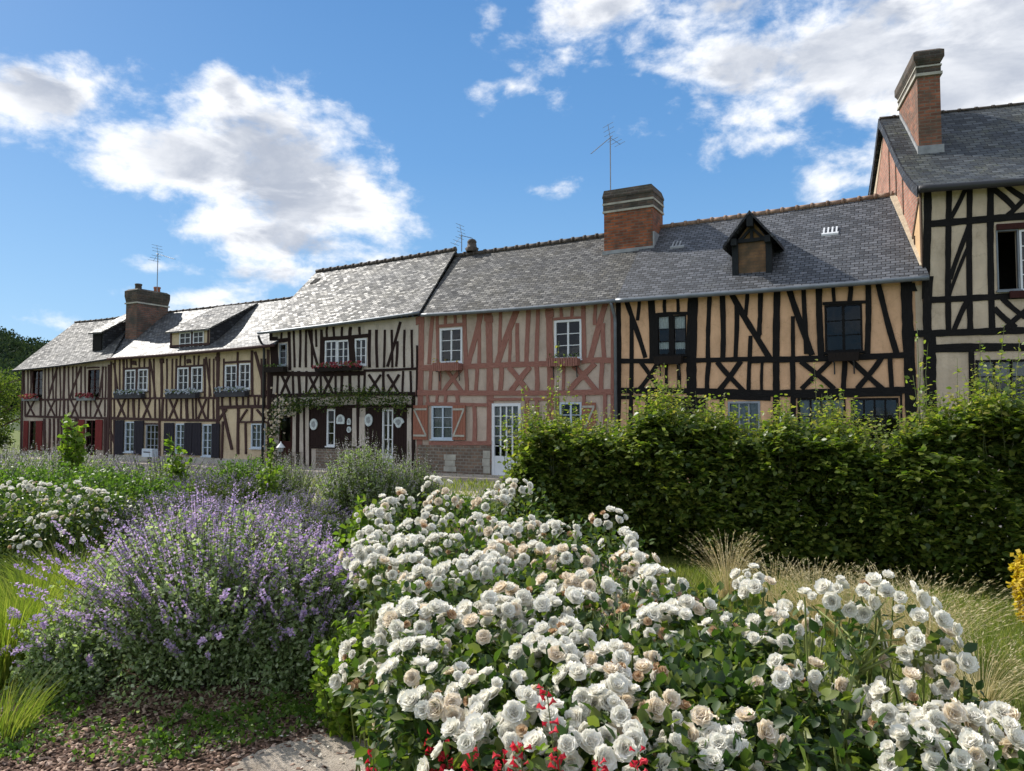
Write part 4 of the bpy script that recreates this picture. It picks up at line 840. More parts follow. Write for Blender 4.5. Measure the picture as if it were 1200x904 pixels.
h6.B((1000, 380, 1110, 780, 28), (1020, 100, 1100, 300, 28))
h6.panel('lintel', 716, 352, 970, 390, 'red_dark', .05, 1, -.02); h6.panel('sill', 800, 800, 970, 846, 'red_dark', .06, 1, -.06)
h6.Z(1050, 340, 5.02)
h6.B((190, -80, 190, 260, 48), (208, 240, 216, 1100, 72), (128, 252, 1200, 236, 40), (210, 352, 1200, 330, 48), (420, 70, 336, 236, 30), (580, 105, 700, 225, 32), (790, 95, 635, 240, 30), (620, 50, 760, 160, 30), (442, 345, 444, 1100, 32), (980, 345, 980, 1100, 40))
h6.window(470, 410, 800, 700, 3, 3, 'timber_black', .05, 'glass_sky', ('net', [(0, .4)]), name='shop_window', mun=.02)
zE = F6.un(1082, 222)[1]; rb = 3.9
h6.u1 = F6.un(1330, 300)[0]
# wall
gz = F6.un(1037, 141, rb)[1]
h6.finish((zE, zE), depth=8.0, zridge=gz, roofb=rb)
# roof with a kicked lower part
e0 = F6.un(1078, 219, -.3); e1 = (h6.u1+.3, e0[1]); rp = F6.un(1037, 141, rb); e0 = (h6.u0-.13, e0[1]); r0 = (e0[0], rp[1]+.05)
ro6 = roof_direct(h6, (e0, e1), (r0, (h6.u1+.3, r0[1])), M['slate_moss'], sag=.02, Rr=rb, kick=.22, nv=14)
ridge_tiles(h6, ro6, M['clay_dark'], .4, .05); gutter(h6, M['dark_metal'], .085, off=.02)
# brick infill and studs of the lit side wall
L6 = Fr((F6.W(h6.u0, 0, 0).x, F6.W(h6.u0, 0, 0).y), R(15))
us = h6.u0-.012; Wk = F6.W
def sidequad(mb, pts, d0=0.0, d1=.02):
    A = [Wk(h6.u0-d0, b, z) for b, z in pts]; B_ = [Wk(h6.u0-d1, b, z) for b, z in pts]; n = len(pts); mb.poly(B_)
    for i in range(n): j = (i+1) % n; mb.poly([A[i], A[j], B_[j], B_[i]])
zk = lambda b: float(np.interp(b, [h6.G[0][j][1] for j in range(15)], [h6.G[0][j][2] for j in range(15)]))-.1
sb = MB(); zlow = zE-.95; pts = [(.55, zk(.55)-.05), (.28, zE-.28), (1.6, zlow-.75), (5.9, zlow-.75), (5.9, gz-2.45)]+[(rb+.1, gz-.3), (3.2, zk(3.2)), (2.2, zk(2.2)), (1.3, zk(1.3))]
sidequad(sb, pts); sb.build('gable_brickwork', M['brick_pink'], h6.t)
tb = MB()
def sbeam(b0, z0, b1, z1, w, k=[0]):
    k[0] += 1; d = Vector((b1-b0, z1-z0)).normalized(); n = Vector((-d.y, d.x))*w/2
    sidequad(tb, [(b0-n.x, z0-n.y), (b1-n.x, z1-n.y), (b1+n.x, z1+n.y), (b0+n.x, z0+n.y)], 0, .03+.001*k[0])
sbeam(.06, 2.6, .06, zE, .14); sbeam(.2, zE-.15, 1.7, zlow-.85, .09); sbeam(.7, 3.5, .7, zE-.9, .07); sbeam(1.2, 3.5, 1.2, zlow-.65, .07); sbeam(1.75, 3.5, 1.75, zk(1.75), .07); sbeam(3.3, 4, 3.3, gz-.6, .07); sbeam(2.0, zlow+.9, 4.2, zlow-.1, .08); sbeam(2.5, 4, 2.5, zk(2.5), .06)
tb.build('gable_timber_frame', timber('thin brown timber', (.10, .065, .045, 1)), h6.t)
sb = MB(); sb.poly([Wk(h6.u0-.011, 0.03, 0.1), Wk(h6.u0-.011, 5.0, .1), Wk(h6.u0-.011, 5.0, zlow-.4), Wk(h6.u0-.011, 1.6, zlow-.70), Wk(h6.u0-.011, .6, zk(.6)-.25), Wk(h6.u0-.011, .05, min(zE-.2, zk(.05)-.15))]); sb.build('gable_plaster', plaster('cream plaster with painted sun tint', (.62, .42, .24, 1), .2), h6.t)  # cream plaster; the warm sunlight on it is put into its colour
# barge boards along the verge
bb = MB(); vg = h6.G[0]
for p_, q_ in zip(vg[:-1], vg[1:]): 
    bb.hexa([Wk(p_[0]-.03, p_[1], p_[2]-.24), Wk(p_[0]-.002, p_[1], p_[2]-.24), Wk(q_[0]-.002, q_[1], q_[2]-.24), Wk(q_[0]-.03, q_[1], q_[2]-.24), Wk(p_[0]-.03, p_[1], p_[2]+.01), Wk(p_[0]-.002, p_[1], p_[2]+.01), Wk(q_[0]-.002, q_[1], q_[2]+.01), Wk(q_[0]-.03, q_[1], q_[2]+.01)])
ap = vg[-1]; bb.hexa([Wk(ap[0]-.03, ap[1], ap[2]-.24), Wk(ap[0]-.002, ap[1], ap[2]-.24), Wk(ap[0]-.002, ap[1]+3.8, ap[2]-4.0), Wk(ap[0]-.03, ap[1]+3.8, ap[2]-4.0), Wk(ap[0]-.03, ap[1], ap[2]+.01), Wk(ap[0]-.002, ap[1], ap[2]+.01), Wk(ap[0]-.002, ap[1]+3.8, ap[2]-3.72), Wk(ap[0]-.03, ap[1]+3.8, ap[2]-3.72)])
bb.build('barge_board', M['slate_dark'], h6.t)
# chimney: long side towards us obliquely
cb0 = 1.9; cu0 = F6.un(1077, 180, cb0)[0]; cu1 = F6.un(1104, 180, cb0)[0]; zt_ = F6.un(1092, 60, cb0)[1]; zb_ = roof_at(h6, (cu0+cu1)/2, cb0)-.2; cb1 = cb0+2.1
s_ = MB(); s_.box(F6, cu0, cu1, cb0, cb1, zb_, zt_-.62); s_.build('chimney', M['brick_old'] if False else bricks('brown red chimney brick', (.36, .13, .07, 1), (.16, .065, .042, 1), (.22, .165, .12, 1), ms=.016, dirt=(.10, .075, .055, 1)), ro6)
s_ = MB(); band(s_, F6, cu0, cu1, cb0, cb1, zt_-.62, zt_-.55, .05); band(s_, F6, cu0, cu1, cb0, cb1, zt_-.4, zt_-.36, .04); s_.build('chimney_string', M['stone_pale'], ro6)
s_ = MB(); band(s_, F6, cu0, cu1, cb0, cb1, zt_-.55, zt_-.4, .02); s_.frustum(F6, (cu0, cu1, cb0, cb1), (cu0-.09, cu1+.09, cb0-.09, cb1+.09), zt_-.36, zt_-.2); band(s_, F6, cu0, cu1, cb0, cb1, zt_-.2, zt_-.02, .09); s_.frustum(F6, (cu0-.09, cu1+.09, cb0-.09, cb1+.09), (cu0, cu1, cb0, cb1), zt_-.02, zt_+.05); s_.build('chimney_cap', M['brick_dark'], ro6)
s_ = MB(); s_.box(F6, cu0-.04, cu1+.04, cb0-.06, cb0-.002, zb_, zb_+.36)
zf = lambda b: roof_at(h6, cu0, b)
for k in range(6):
    ba = cb0+k*.33; s_.hexa([Wk(cu0-.03, ba, zf(ba)-.05), Wk(cu0-.002, ba, zf(ba)-.05), Wk(cu0-.002, ba+.33, zf(ba+.33)-.05), Wk(cu0-.03, ba+.33, zf(ba+.33)-.05), Wk(cu0-.03, ba, zf(ba)+.12), Wk(cu0-.002, ba, zf(ba)+.12), Wk(cu0-.002, ba+.33, zf(ba+.33)+.12), Wk(cu0-.03, ba+.33, zf(ba+.33)+.12)])
s_.build('chimney_flashing', M['lead'], ro6)

# ------------------------------------------------------------------ plants: generic builders
def leafcloud(c, rad, n, T, s0, s1, flat=.5, zb=.4):
    c = np.asarray(c, float); d = rnd_dir(n); r = RNG.random(n)**(1/3.); P = c+d*r[:, None]*np.asarray(rad)
    return inst(T, P, frames(d*.8+rnd_dir(n)*.9+np.array([0, 0, -.1]), (0, 0, 1), flat), RNG.uniform(s0, s1, n))
def clump(t, x, y, r, h, ns, leafm, ll, nl, flm=None, nf=0, fs=.012, spike=.35, lean=.5, wid=.35, stemm='twig', zmin=.04, T=RHOMB, names=('foliage', 'flower_spikes', 'stems'), hv=.18, leafup=.2, skipstem=False):
    a = RNG.uniform(0, 2*math.pi, ns); rr = np.sqrt(RNG.random(ns)); 
    o = np.stack([np.cos(a), np.sin(a)], 1)*rr[:, None]; B = np.concatenate([np.array([x, y])+o*r*(1-lean), np.zeros((ns, 1))], 1)
    hh = h*np.sqrt(np.clip(1-.62*rr**2, .1, 1))*RNG.uniform(1-hv*1.3, 1+hv*.6, ns)
    Tp = np.concatenate([np.array([x, y])+o*r+RNG.normal(0, r*.05, (ns, 2)), hh[:, None]], 1)
    Mid = (B+Tp)/2; Mid[:, 2] = hh*.62; Mid[:, :2] -= o*r*lean*.18
    def at(tt): tt = tt[:, None]; return lambda I: (1-tt)**2*B[I]+2*tt*(1-tt)*Mid[I]+tt*tt*Tp[I]
    n = ns*nl; I = np.repeat(np.arange(ns), nl); tt = RNG.uniform(zmin, 1-(spike*.6 if flm else 0), n); P = at(tt)(I)
    dv = rnd_dir(n, leafup); npmesh(names[0], [inst(T, P+RNG.normal(0, .008, P.shape), frames(dv), np.stack([RNG.uniform(.7, 1.2, n)*ll*wid/.35, RNG.uniform(.7, 1.2, n)*ll, np.full(n, ll)], 1))], M[leafm], t)
    if flm:
        n = ns*nf; I = np.repeat(np.arange(ns), nf); k = RNG.integers(0, 9, n)/9.; tt = 1-spike+spike*k; tt = np.clip(tt+RNG.normal(0, .006, n), 0, 1); P = at(tt)(I)
        dv = rnd_dir(n, .2); w = (1.15-.6*k)[:, None]; P = P+dv*fs*.25*w; npmesh(names[1], [inst(FLORET, P, frames(dv), (RNG.uniform(.7, 1.3, n)*fs*w[:, 0]))], M[flm], t)
    if not skipstem: npmesh(names[2], [stems_np(B, Mid, Tp, .0035*max(1, y/7), .0015*max(1, y/7))], M[stemm], t)

# --- catmint, foreground left
p0 = g(228, 742)
def dome_leaves(c, r, h, n, ls0, ls1, T=RHOMB):
    d = rnd_dir(n, .1); d[:, 2] = np.abs(d[:, 2]); k = RNG.uniform(.55, 1.0, n)**.6; k *= 1+.10*np.sin(d[:, 0]*9+2)*np.sin(d[:, 2]*8)
    P = np.array([c[0], c[1], .03])+d*k[:, None]*np.array([r, r, h]); return inst(T, P, frames(d*.6+rnd_dir(n)), RNG.uniform(ls0, ls1, n))
def catmint(label, x, y, r, h, ns, grp='catmint plants', nl=22, nf=22):
    t = thing('catmint_plant', label, 'plant', (x, y, 0), grp)
    clump(t, x, y, r, h, int(ns*.62), 'cat_leaf', .034, nl+8, 'cat_flower', nf, .019, .24, .55, .5, hv=.36)
    clump(t, x, y, r*1.02, h*.9, int(ns*.45), 'cat_leaf', .034, nl+14, None, hv=.3, lean=.6, wid=.5, names=('lower_foliage', '', 'lower_stems'))
    npmesh('skirt_foliage', [dome_leaves((x, y), r*.98, h*.72, int(9000*r), .02, .042)], M['cat_leaf'], t)
    # stray flowering stems
    k = int(44*r); a = RNG.uniform(0, 6.28, k); B = np.stack([x+np.cos(a)*r*.5, y+np.sin(a)*r*.5, np.full(k, .2)], 1); Tp = np.stack([x+np.cos(a)*r*RNG.uniform(1.05, 1.35, k), y+np.sin(a)*r*RNG.uniform(1.05, 1.35, k), h*RNG.uniform(.3, .95, k)], 1); Mi = (B+Tp)/2+np.array([0, 0, .15])
    I = np.repeat(np.arange(k), 50); q_ = RNG.uniform(.75, 1, k*50)[:, None]; P = (1-q_)**2*B[I]+2*q_*(1-q_)*Mi[I]+q_*q_*Tp[I]; dv = rnd_dir(k*50)
    npmesh('stray_flower_spikes', [inst(FLORET, P+dv*.006, frames(dv), RNG.uniform(.012, .024, k*50))], M['cat_flower'], t); npmesh('stray_stems', [stems_np(B, Mi, Tp, .003, .002)], M['twig'], t)
    return t
catmint('large violet catmint in full flower filling the left foreground', -2.10, 5.25, .93, 1.14, 1150, nf=30)
catmint('catmint spilling over the mulch path beside the white roses', -1.42, 5.0, .42, 1.0, 280, nf=30)
catmint('low catmint leaning over the lime grass at the left', -2.85, 4.9, .34, .62, 120, nf=14)

# --- lavender and other beds in the middle distance
PG = 'border perennials in the garden'
def lav(label, px, Y, r, h, ns): 
    x = (px-600)/870*Y; t = thing('lavender_plant', label, 'plant', (x, Y, 0), 'lavender clumps'); clump(t, x, Y, r, h, ns, 'lav_leaf', .05, 24, 'lav_flower', 12, .02, .13, .45, .2, hv=.15)
lav('lavender clump directly behind the big catmint', 275, 8.6, 1.25, .78, 650)
lav('lavender clump to the right of the white rose bush on the left', 205, 9.6, 1.1, .8, 520)
lav('lavender clump between the catmint and the pale sage clump', 345, 9.8, .8, .78, 420)
lav('distant lavender clump in front of the yellow house windows', 250, 12.5, 1.6, .85, 520)
def per(name, label, px, Y, r, h, ns, leafm, ll, nl, flm=None, nf=0, fs=.02, spike=.3, lean=.5, wid=.4, T=RHOMB, grp=PG, **kw):
    x = (px-600)/870*Y; t = thing(name, label, 'plant', (x, Y, 0), grp); clump(t, x, Y, r, h, ns, leafm, ll, nl, flm, nf, fs, spike, lean, wid, T=T, **kw); return t
per('sage_plant', 'pale silver sage clump with tall grey spikes before the dark shopfront', 428, 10.8, .74, 1.42, 560, 'sage_leaf', .07, 40, 'sage_flower', 22, .020, .30, .45, .25, hv=.32)
per('sage_plant', 'shorter sage clump with thin spikes before the pink shutters', 484, 11.4, .50, 1.22, 320, 'sage_leaf', .065, 34, 'sage_flower', 18, .018, .30, .45, .25, hv=.34)
per('sage_plant', 'sage with thin grey spikes in front of the climbing rose trunk', 335, 13.5, .7, 1.12, 220, 'sage_leaf', .055, 22, 'sage_flower', 18, .018, .3, .45, .25, hv=.3)
per('green_perennial', 'dense green perennial below the right end of the yellow house', 295, 13.6, .9, 1.0, 380, 'green_leaf', .06, 26, hv=.25)
per('green_perennial', 'dark clipped green mound beside the lime mint', 384, 9.0, .32, .55, 220, 'box_leaf', .03, 40)
per('green_perennial', 'bright green perennial mass behind the white roses on the left', 75, 11.8, 1.3, .98, 620, 'green_leaf', .065, 30, hv=.22)
per('green_perennial', 'bright green perennial mass left of the lavender', 135, 11.0, 1.1, .95, 560, 'green_leaf', .065, 30, hv=.22)
per('green_perennial', 'green perennial at the far left edge of the border', 5, 11.5, 1.2, .95, 420, 'green_leaf', .065, 28, hv=.25)
per('sage_plant', 'silver sage drift before the leftmost house', 60, 16, 1.7, 1.15, 420, 'sage_leaf', .075, 24, 'sage_flower', 12, .03, .3, .4, .25, hv=.3)
per('sage_plant', 'silver sage at the left edge of the frame below the tree', -5, 14, 1.4, 1.25, 360, 'sage_leaf', .07, 24, 'sage_flower', 12, .03, .3, .4, .25, hv=.3)
per('sage_plant', 'hazy sage drift below the white letter box', 190, 16, 1.6, 1.0, 380, 'sage_leaf', .07, 22, 'lav_flower', 12, .03, .3, .4, .25, hv=.3)
per('green_perennial', 'tall yellow green shoot in front of the dark red door', 86, 14.5, .28, 1.75, 26, 'mint_leaf', .13, 26, hv=.35, wid=.55)
per('green_perennial', 'small yellow green shoot in front of the dark shutters', 208, 13.5, .22, 1.45, 20, 'mint_leaf', .11, 22, hv=.3, wid=.55)
per('green_perennial', 'short yellow green shoot below the white window of the yellow house', 318, 12.5, .2, 1.2, 20, 'mint_leaf', .09, 22, hv=.3, wid=.55)
per('mint_plant', 'lime green mint between the catmint and the white roses', 425, 5.6, .42, .80, 150, 'mint_leaf', .055, 34, wid=.5, T=OVAL, lean=.35)
per('mint_plant', 'upright lime mint shoots behind the first roses', 432, 6.6, .32, .98, 60, 'mint_leaf', .075, 30, wid=.45, T=OVAL, lean=.3)
per('mint_plant', 'low lime mint beside the mulch at the foot of the roses', 432, 4.3, .32, .60, 130, 'mint_leaf', .045, 34, wid=.5, T=OVAL, lean=.35)
per('golden_shrub', 'golden yellow shrub at the right edge beside the lawn', 1212, 6.4, .22, .66, 170, 'yellow_leaf', .045, 34, wid=.6, lean=.3)
per('green_perennial', 'low green plant beside the stone base of the house with red timbers', 520, 13, .9, .42, 260, 'green_leaf', .05, 26, hv=.3)

def tallgrass(label, px, Y, r, h, n, m='tallgrass', w=.006, name='tall_grass_clump', lean=.45, arch=.3, grp='clumps of tall grass', tips=0):
    x = (px-600)/870*Y; t = thing(name, label, 'grass', (x, Y, 0), grp); a = RNG.uniform(0, 2*math.pi, n); rr = np.sqrt(RNG.random(n)); o = np.stack([np.cos(a), np.sin(a)], 1)*rr[:, None]
    B = np.concatenate([np.array([x, Y])+o*r*(1-lean), np.zeros((n, 1))], 1); hh = h*RNG.uniform(.55, 1.05, n)
    Tp = np.concatenate([np.array([x, Y])+o*r*(1+arch)+RNG.normal(0, .05, (n, 2)), hh[:, None]], 1); Mi = (B+Tp)/2; Mi[:, 2] = hh*.75; Mi[:, :2] = B[:, :2]+(Tp[:, :2]-B[:, :2])*.25
    ts = np.linspace(0, 1, 6); V = []; 
    side = np.stack([np.sin(a+1.3), np.cos(a+.4), np.zeros(n)], 1); side = unit(side)
    for q_ in ts: c = (1-q_)**2*B+2*q_*(1-q_)*Mi+q_*q_*Tp; V += [c-side*w*(1-q_*.85), c+side*w*(1-q_*.85)]
    V = np.stack(V, 1); f = np.array([(2*i, 2*i+1, 2*i+3, 2*i+2) for i in range(5)]).ravel(); k = 12
    npmesh('blades', [(V.reshape(-1, 3), (f[None]+np.arange(n)[:, None]*k).ravel(), np.full(n*5, 4))], M[m], t)
    if tips:
        nn_ = n*tips; I = np.repeat(np.arange(n), tips); q_ = RNG.uniform(.62, 1.0, nn_)[:, None]; P = (1-q_)**2*B[I]+2*q_*(1-q_)*Mi[I]+q_*q_*Tp[I]; d_ = unit(Tp[I]-Mi[I])+rnd_dir(nn_)*.35
        npmesh('seed_heads', [inst(FLORET, P, frames(d_), np.stack([np.full(nn_, .006), RNG.uniform(.02, .04, nn_), np.full(nn_, .01)], 1))], M['feather'], t)
tallgrass('lime green tall grass at the left edge below the catmint', 12, 5.0, .40, .60, 900, w=.004)
tallgrass('lime green grass between the left roses and the catmint', 45, 6.0, .7, .6, 1300, w=.004)
tallgrass('yellow green grass directly left of the large catmint', 62, 5.35, .38, .55, 800, w=.004)
tallgrass('yellowish grass tuft left of the catmint flowers', 95, 6.9, .6, .55, 700)
tallgrass('shaded grass tuft in the bottom left corner', 5, 4.15, .32, .32, 260, 'grass', .003)
FG = 'feather grass tufts on the lawn'
for lab, px, Y, r, h, n in (('pale feather grass tuft nearest the hedge, above the centre roses', 850, 7.2, .22, .72, 150), ('feather grass tuft just right of the pale one by the hedge', 905, 6.6, .25, .5, 150), ('feather grass tuft behind the middle rose cluster', 945, 6.2, .3, .52, 220), ('feather grass tuft directly above the arching rose spray', 990, 5.9, .3, .52, 240), ('feather grass tuft right of the arching rose spray', 1045, 5.6, .3, .55, 240), ('widest feather grass tuft leaning left beside the lawn', 1085, 5.2, .32, .62, 260), ('short feather grass tuft on the right part of the lawn', 1140, 4.6, .3, .42, 200)):
    tallgrass(lab, px, Y, r*1.15, h*(.9 if Y > 7 else 1.05), int(n*1.0), 'feather', .0026, 'feather_grass', .75, .8, FG, 7)
for lab, px, Y in (('green feather grass under the arching rose spray', 960, 3.6), ('green feather grass right of the arching rose spray', 1060, 3.5), ('green feather grass behind the bottom right roses', 1130, 3.2)):
    tallgrass(lab, px, Y, .42, .5, 520, 'feather_green', .003, 'feather_grass', .6, .5, FG, 1)

# --- roses
def bloom_mesh(seed, m, spent=False):
    rs = random.Random(seed); V = []; Fc = []
    rings = [(4, 8, .50, .2), (5, 22, .66, .26), (6, 38, .82, .32), (7, 56, .95, .36), (7, 78, .98, .36)] if not spent else [(4, 20, .5, .2), (5, 55, .7, .28), (5, 95, .8, .3)]
    for ri, (n, tilt, ln, wd) in enumerate(rings):
        for k in range(n):
            az = 2*math.pi*(k+.5*ri+rs.uniform(-.2, .2))/n; tl = R(tilt+rs.uniform(-9, 9)); L_ = ln*rs.uniform(.9, 1.08); i0 = len(V)
            for iu in range(4):
                u = iu/3; th = tl*(1.25-.55*u)+(.5*u*u if tilt > 30 else 0)*.5; rr_ = L_*(u**.8)*math.sin(th)*.95+.04; zz_ = L_*u*math.cos(th)*.75+(.10*u*u if tilt < 60 else -.06*u*u)
                for iw in range(3):
                    w = (iw-1)*wd*(.35+.95*math.sin(min(1, u+.1)*2.2))*1.25; ca, sa = math.cos(az), math.sin(az); cup = .22*abs(w)
                    rad = rr_-cup*.5*(1 if tilt < 60 else .3); rf = .10*rs.uniform(-1, 1)*u*u
                    V.append(((rad*ca-w*sa), (rad*sa+w*ca), zz_+cup*.6+rf))
            for iu in range(3):
                for iw in range(2): a = i0+iu*3+iw; Fc.append((a, a+1, a+4, a+3))
    return np.array(V)*.5, Fc
BL = [bloom_mesh(i, None) for i in range(5)]; SPENT = [bloom_mesh(20+i, None, True) for i in range(2)]
def mk(name, T, m):
    me = D.meshes.new(name); me.from_pydata([tuple(v) for v in T[0]], [], T[1]); me.polygons.foreach_set('use_smooth', [True]*len(T[1])); me.materials.append(m); return me
BLM = [mk('bloom', b, M['petal']) for b in BL]; BLC = [mk('bloom', b, M['petal_cream']) for b in BL[:3]]; SPM = [mk('bloom', b, M['petal_spent']) for b in SPENT]
YT = [(565, 6.5), (575, 6.2), (600, 5.5), (650, 4.25), (700, 3.3), (750, 2.75), (800, 2.35), (850, 2.1), (904, 1.95), (940, 1.85)]
def dz(py): return float(np.interp(py, [a[0] for a in YT], [a[1] for a in YT]))
def zmat(d):   # rotations taking +Z to direction d with random spin
    d = unit(d); x = unit(np.cross(d, rnd_dir(len(d)))); y = np.cross(d, x); return np.stack([x, y, d], 2)
def rosebush(label, clusters, fill, lower=0.0, bs=.068, zadd=0.0, leafs=.048, nfl=26, cat='rose bush', grp='white rose bushes', limit=100, cr=.092, clump_=False):
    cpts = []
    if clump_: clusters = [c for i, c in enumerate(clusters) if i % 8 not in (2, 5, 7)]; cr = .118
    for c in clusters:
        px, py = c[0], c[1]; n = c[2] if len(c) > 2 else 10; Yd = c[3] if len(c) > 3 and c[3] else dz(py); kind = c[4] if len(c) > 4 else 0
        cpts.append((atY(px, py, Yd+zadd), n, kind))
    mean = sum((c[0] for c in cpts), Vector())/len(cpts); t = thing('rose_bush', label, cat, (mean.x, mean.y, 0), grp)
    items = []
    for (p, n, kind) in cpts:
        p = np.array(p); n = int(n*(random.uniform(1.4, 2.4) if clump_ else random.uniform(.8, 1.3)))+1; d = rnd_dir(n*5, .35); d = d[d[:, 2] > -.35]; keep = []
        for v in d:
            q_ = p+v*cr*np.array([1.1, 1.1, .75])*random.uniform(.8, 1.1)
            if all(np.linalg.norm(q_-k[0]) > bs*(.47 if clump_ else .60) for k in keep): keep.append((q_, v))
            if len(keep) >= n: break
        for (q_, v) in keep:
            sp = random.random(); s = bs*random.choice((random.uniform(.5, .8), random.uniform(.8, 1.12), random.uniform(.8, 1.12))); v = unit(v*.9+np.array([-.1, -.60, .25])+RNG.normal(0, .18, 3))
            kd = 0
            if kind == 1: kd = 1 if sp < .42 else (2 if sp < .47 else 0)
            elif kind == 2: kd = 2 if sp < .6 else 1
            elif sp < .06: kd = 1
            elif sp < .10: kd = 2
            items.append((q_, v, s*(.75 if kd == 2 else 1), kd))
    # nearest / largest first
    items.sort(key=lambda k: -k[2]/k[0][1])
    root = np.array(rootloc(t)); rest = {0: [], 1: [], 2: []}; ri = 0
    for i, (q_, v, s, kd) in enumerate(items):
        if i < limit:
            me = (random.choice(BLM), random.choice(BLC), random.choice(SPM))[kd]; o = D.objects.new('bloom', me); COL.objects.link(o); o.parent = t; o.location = q_-root; o.scale = (s, s, s)
            o.rotation_mode = 'QUATERNION'; o.rotation_quaternion = Matrix(zmat(v[None])[0].tolist()).to_quaternion()
        else: rest[kd].append((q_, v, s))
    if len(items) > limit:
        sets = []; me_all = []
        for kd, T_ in ((0, BL), (1, BL), (2, SPENT)):
            if rest[kd]:
                grp_ = [[] for _ in T_]
                for it in rest[kd]: grp_[random.randrange(len(T_))].append(it)
                prt = [inst(T_[i], np.array([a[0] for a in G_]), zmat(np.array([a[1] for a in G_])), np.array([a[2] for a in G_])) for i, G_ in enumerate(grp_) if G_]
                me_all.append((kd, prt))
        # one object, three material slots
        V = []; LL = []; S = []; MI = []; c = 0
        for kd, prt in me_all:
            for p in prt: V.append(p[0]); LL.append(p[1]+c); S.append(p[2]); MI.append(np.full(len(p[2]), kd)); c += len(p[0])
        o = npmesh('blooms', [(np.concatenate(V), np.concatenate(LL), np.concatenate(S))], M['petal'], t, True); o.data.materials.append(M['petal_cream']); o.data.materials.append(M['petal_spent'])
        o.data.polygons.foreach_set('material_index', np.concatenate(MI).astype(np.int32)); o['kind'] = 'stuff'
    # foliage
    parts = []; st0 = []; st2 = []; 
    for (px, py, wpx, hpx, n) in fill:
        for k in range(n):
            x = px+random.uniform(-wpx, wpx); y = py+random.uniform(-hpx, hpx); Yd = dz(y)+zadd+random.uniform(-.05, .15); c = np.array(atY(x, y, Yd)); c[2] = max(c[2]-.06, .15)
            parts.append(leafcloud(c, (.15, .15, .12), nfl, OVAL, leafs*.7, leafs*1.2))
            c2 = c.copy(); c2[2] *= .62; parts.append(leafcloud(c2, (.2, .2, max(.1, c[2]*.3)), nfl//2, OVAL, leafs*.7, leafs*1.2))
            if k % 2 == 0: st2.append(c+[0, 0, .05]); st0.append([c[0]+random.uniform(-.1, .1), c[1]+random.uniform(-.1, .25), 0])
    for (p, n, kind) in cpts:
        p = np.array(p)
        parts.append(leafcloud(p-[0, 0, .09], (.14, .14, .07), 14, OVAL, leafs*.7, leafs*1.15))
        for _ in range(3): st2.append(p+RNG.normal(0, .03, 3)); st0.append([p[0]+random.uniform(-.08, .08), p[1]+random.uniform(0, .3), 0 if p[2] < .8 else 0])
    npmesh('foliage', parts, M['rose_leaf'], t)
    A = np.array(st0); C_ = np.array(st2); npmesh('canes', [stems_np(A, (A*.5+C_*.5)+RNG.normal(0, .04, A.shape), C_, .006, .003, 5)], M['cane'], t, True)
    return t
c1 = [(450,598,7),(464,588,6),(477,606,8),(440,632,9),(430,652,9),(457,652,8),(443,676,9),(458,694,10),(437,612,7),(510,571,6),(552,577,9),(588,578,9),(604,574,8),(492,585,8,None,1),(520,590,8,None,1),(545,600,9,None,1),(575,594,8,None,1),(508,613,10),(618,601,5),(562,618,9),(590,632,9,None,1),(540,632,8,None,1),(520,645,9),(500,650,8,None,1),(478,648,8),(615,625,8,None,1),(640,640,9,None,1),(655,628,8),(625,655,9,None,1),(690,607,8),(712,614,7),(700,636,8,None,1),(728,640,5),(585,655,8,None,1),(560,648,8,None,1),(668,660,8,None,1),(490,628,8),(655,605,5)]
f1 = [(540,615,110,35,70),(490,670,60,40,40),(620,650,95,40,70),(700,645,45,25,20)]
rosebush('white rose bush at the back of the central bed, nearest the street', c1, f1, clump_=True)
c2 = [(485,672,10),(503,690,11),(488,712,12),(480,735,11),(545,678,12),(563,700,12),(572,672,12),(592,692,12),(600,715,8),(575,730,7),(547,712,10),(560,752,6,None,1),(498,738,8),(640,694,2),(628,728,10),(655,742,10),(672,718,10),(690,700,8,None,1),(700,735,8,None,2),(742,668,10,None,1),(770,690,12),(792,712,13),(812,728,9),(756,705,8,None,1),(745,738,7,None,2),(778,742,8),(720,672,7,None,1),(655,700,5,None,1)]
f2 = [(560,720,95,50,75),(700,720,90,50,80),(800,730,40,40,30)]
rosebush('white rose bush in the middle of the bed with the fullest flower heads', c2, f2, clump_=True)
c3 = [(428,768,9,3.1),(424,798,9,3.0),(445,792,8,3.0),(462,812,8,2.9,1),(492,776,11),(487,806,8),(508,838,10),(478,842,7,2.5,2),(470,868,7,2.5,2),(492,868,5,2.4,1),(520,812,6,None,1),(530,840,7)]
f3 = [(470,800,20,28,14),(512,820,28,40,26),(540,790,40,40,30)]
rosebush('low white rose bush trailing onto the mulch left of the bed', c3, f3, leafs=.040, bs=.062)
c4 = [(580,828,11),(602,850,12),(572,868,12),(560,895,10),(655,764,13),(680,780,12),(640,788,12),(664,800,12),(700,822,12),(722,848,12),(690,866,10),(728,790,6,None,1),(740,812,5,None,2),(616,888,10),(640,868,8),(762,800,7,None,1),(760,845,6,None,1),(790,862,6,None,2),(700,898,8),(655,900,8),(745,880,6)]
f4 = [(600,840,60,50,60),(690,830,80,60,110),(780,850,60,60,70)]
rosebush('white rose bush at the bottom centre behind the red salvia', c4, f4, bs=.064,clump_=True)
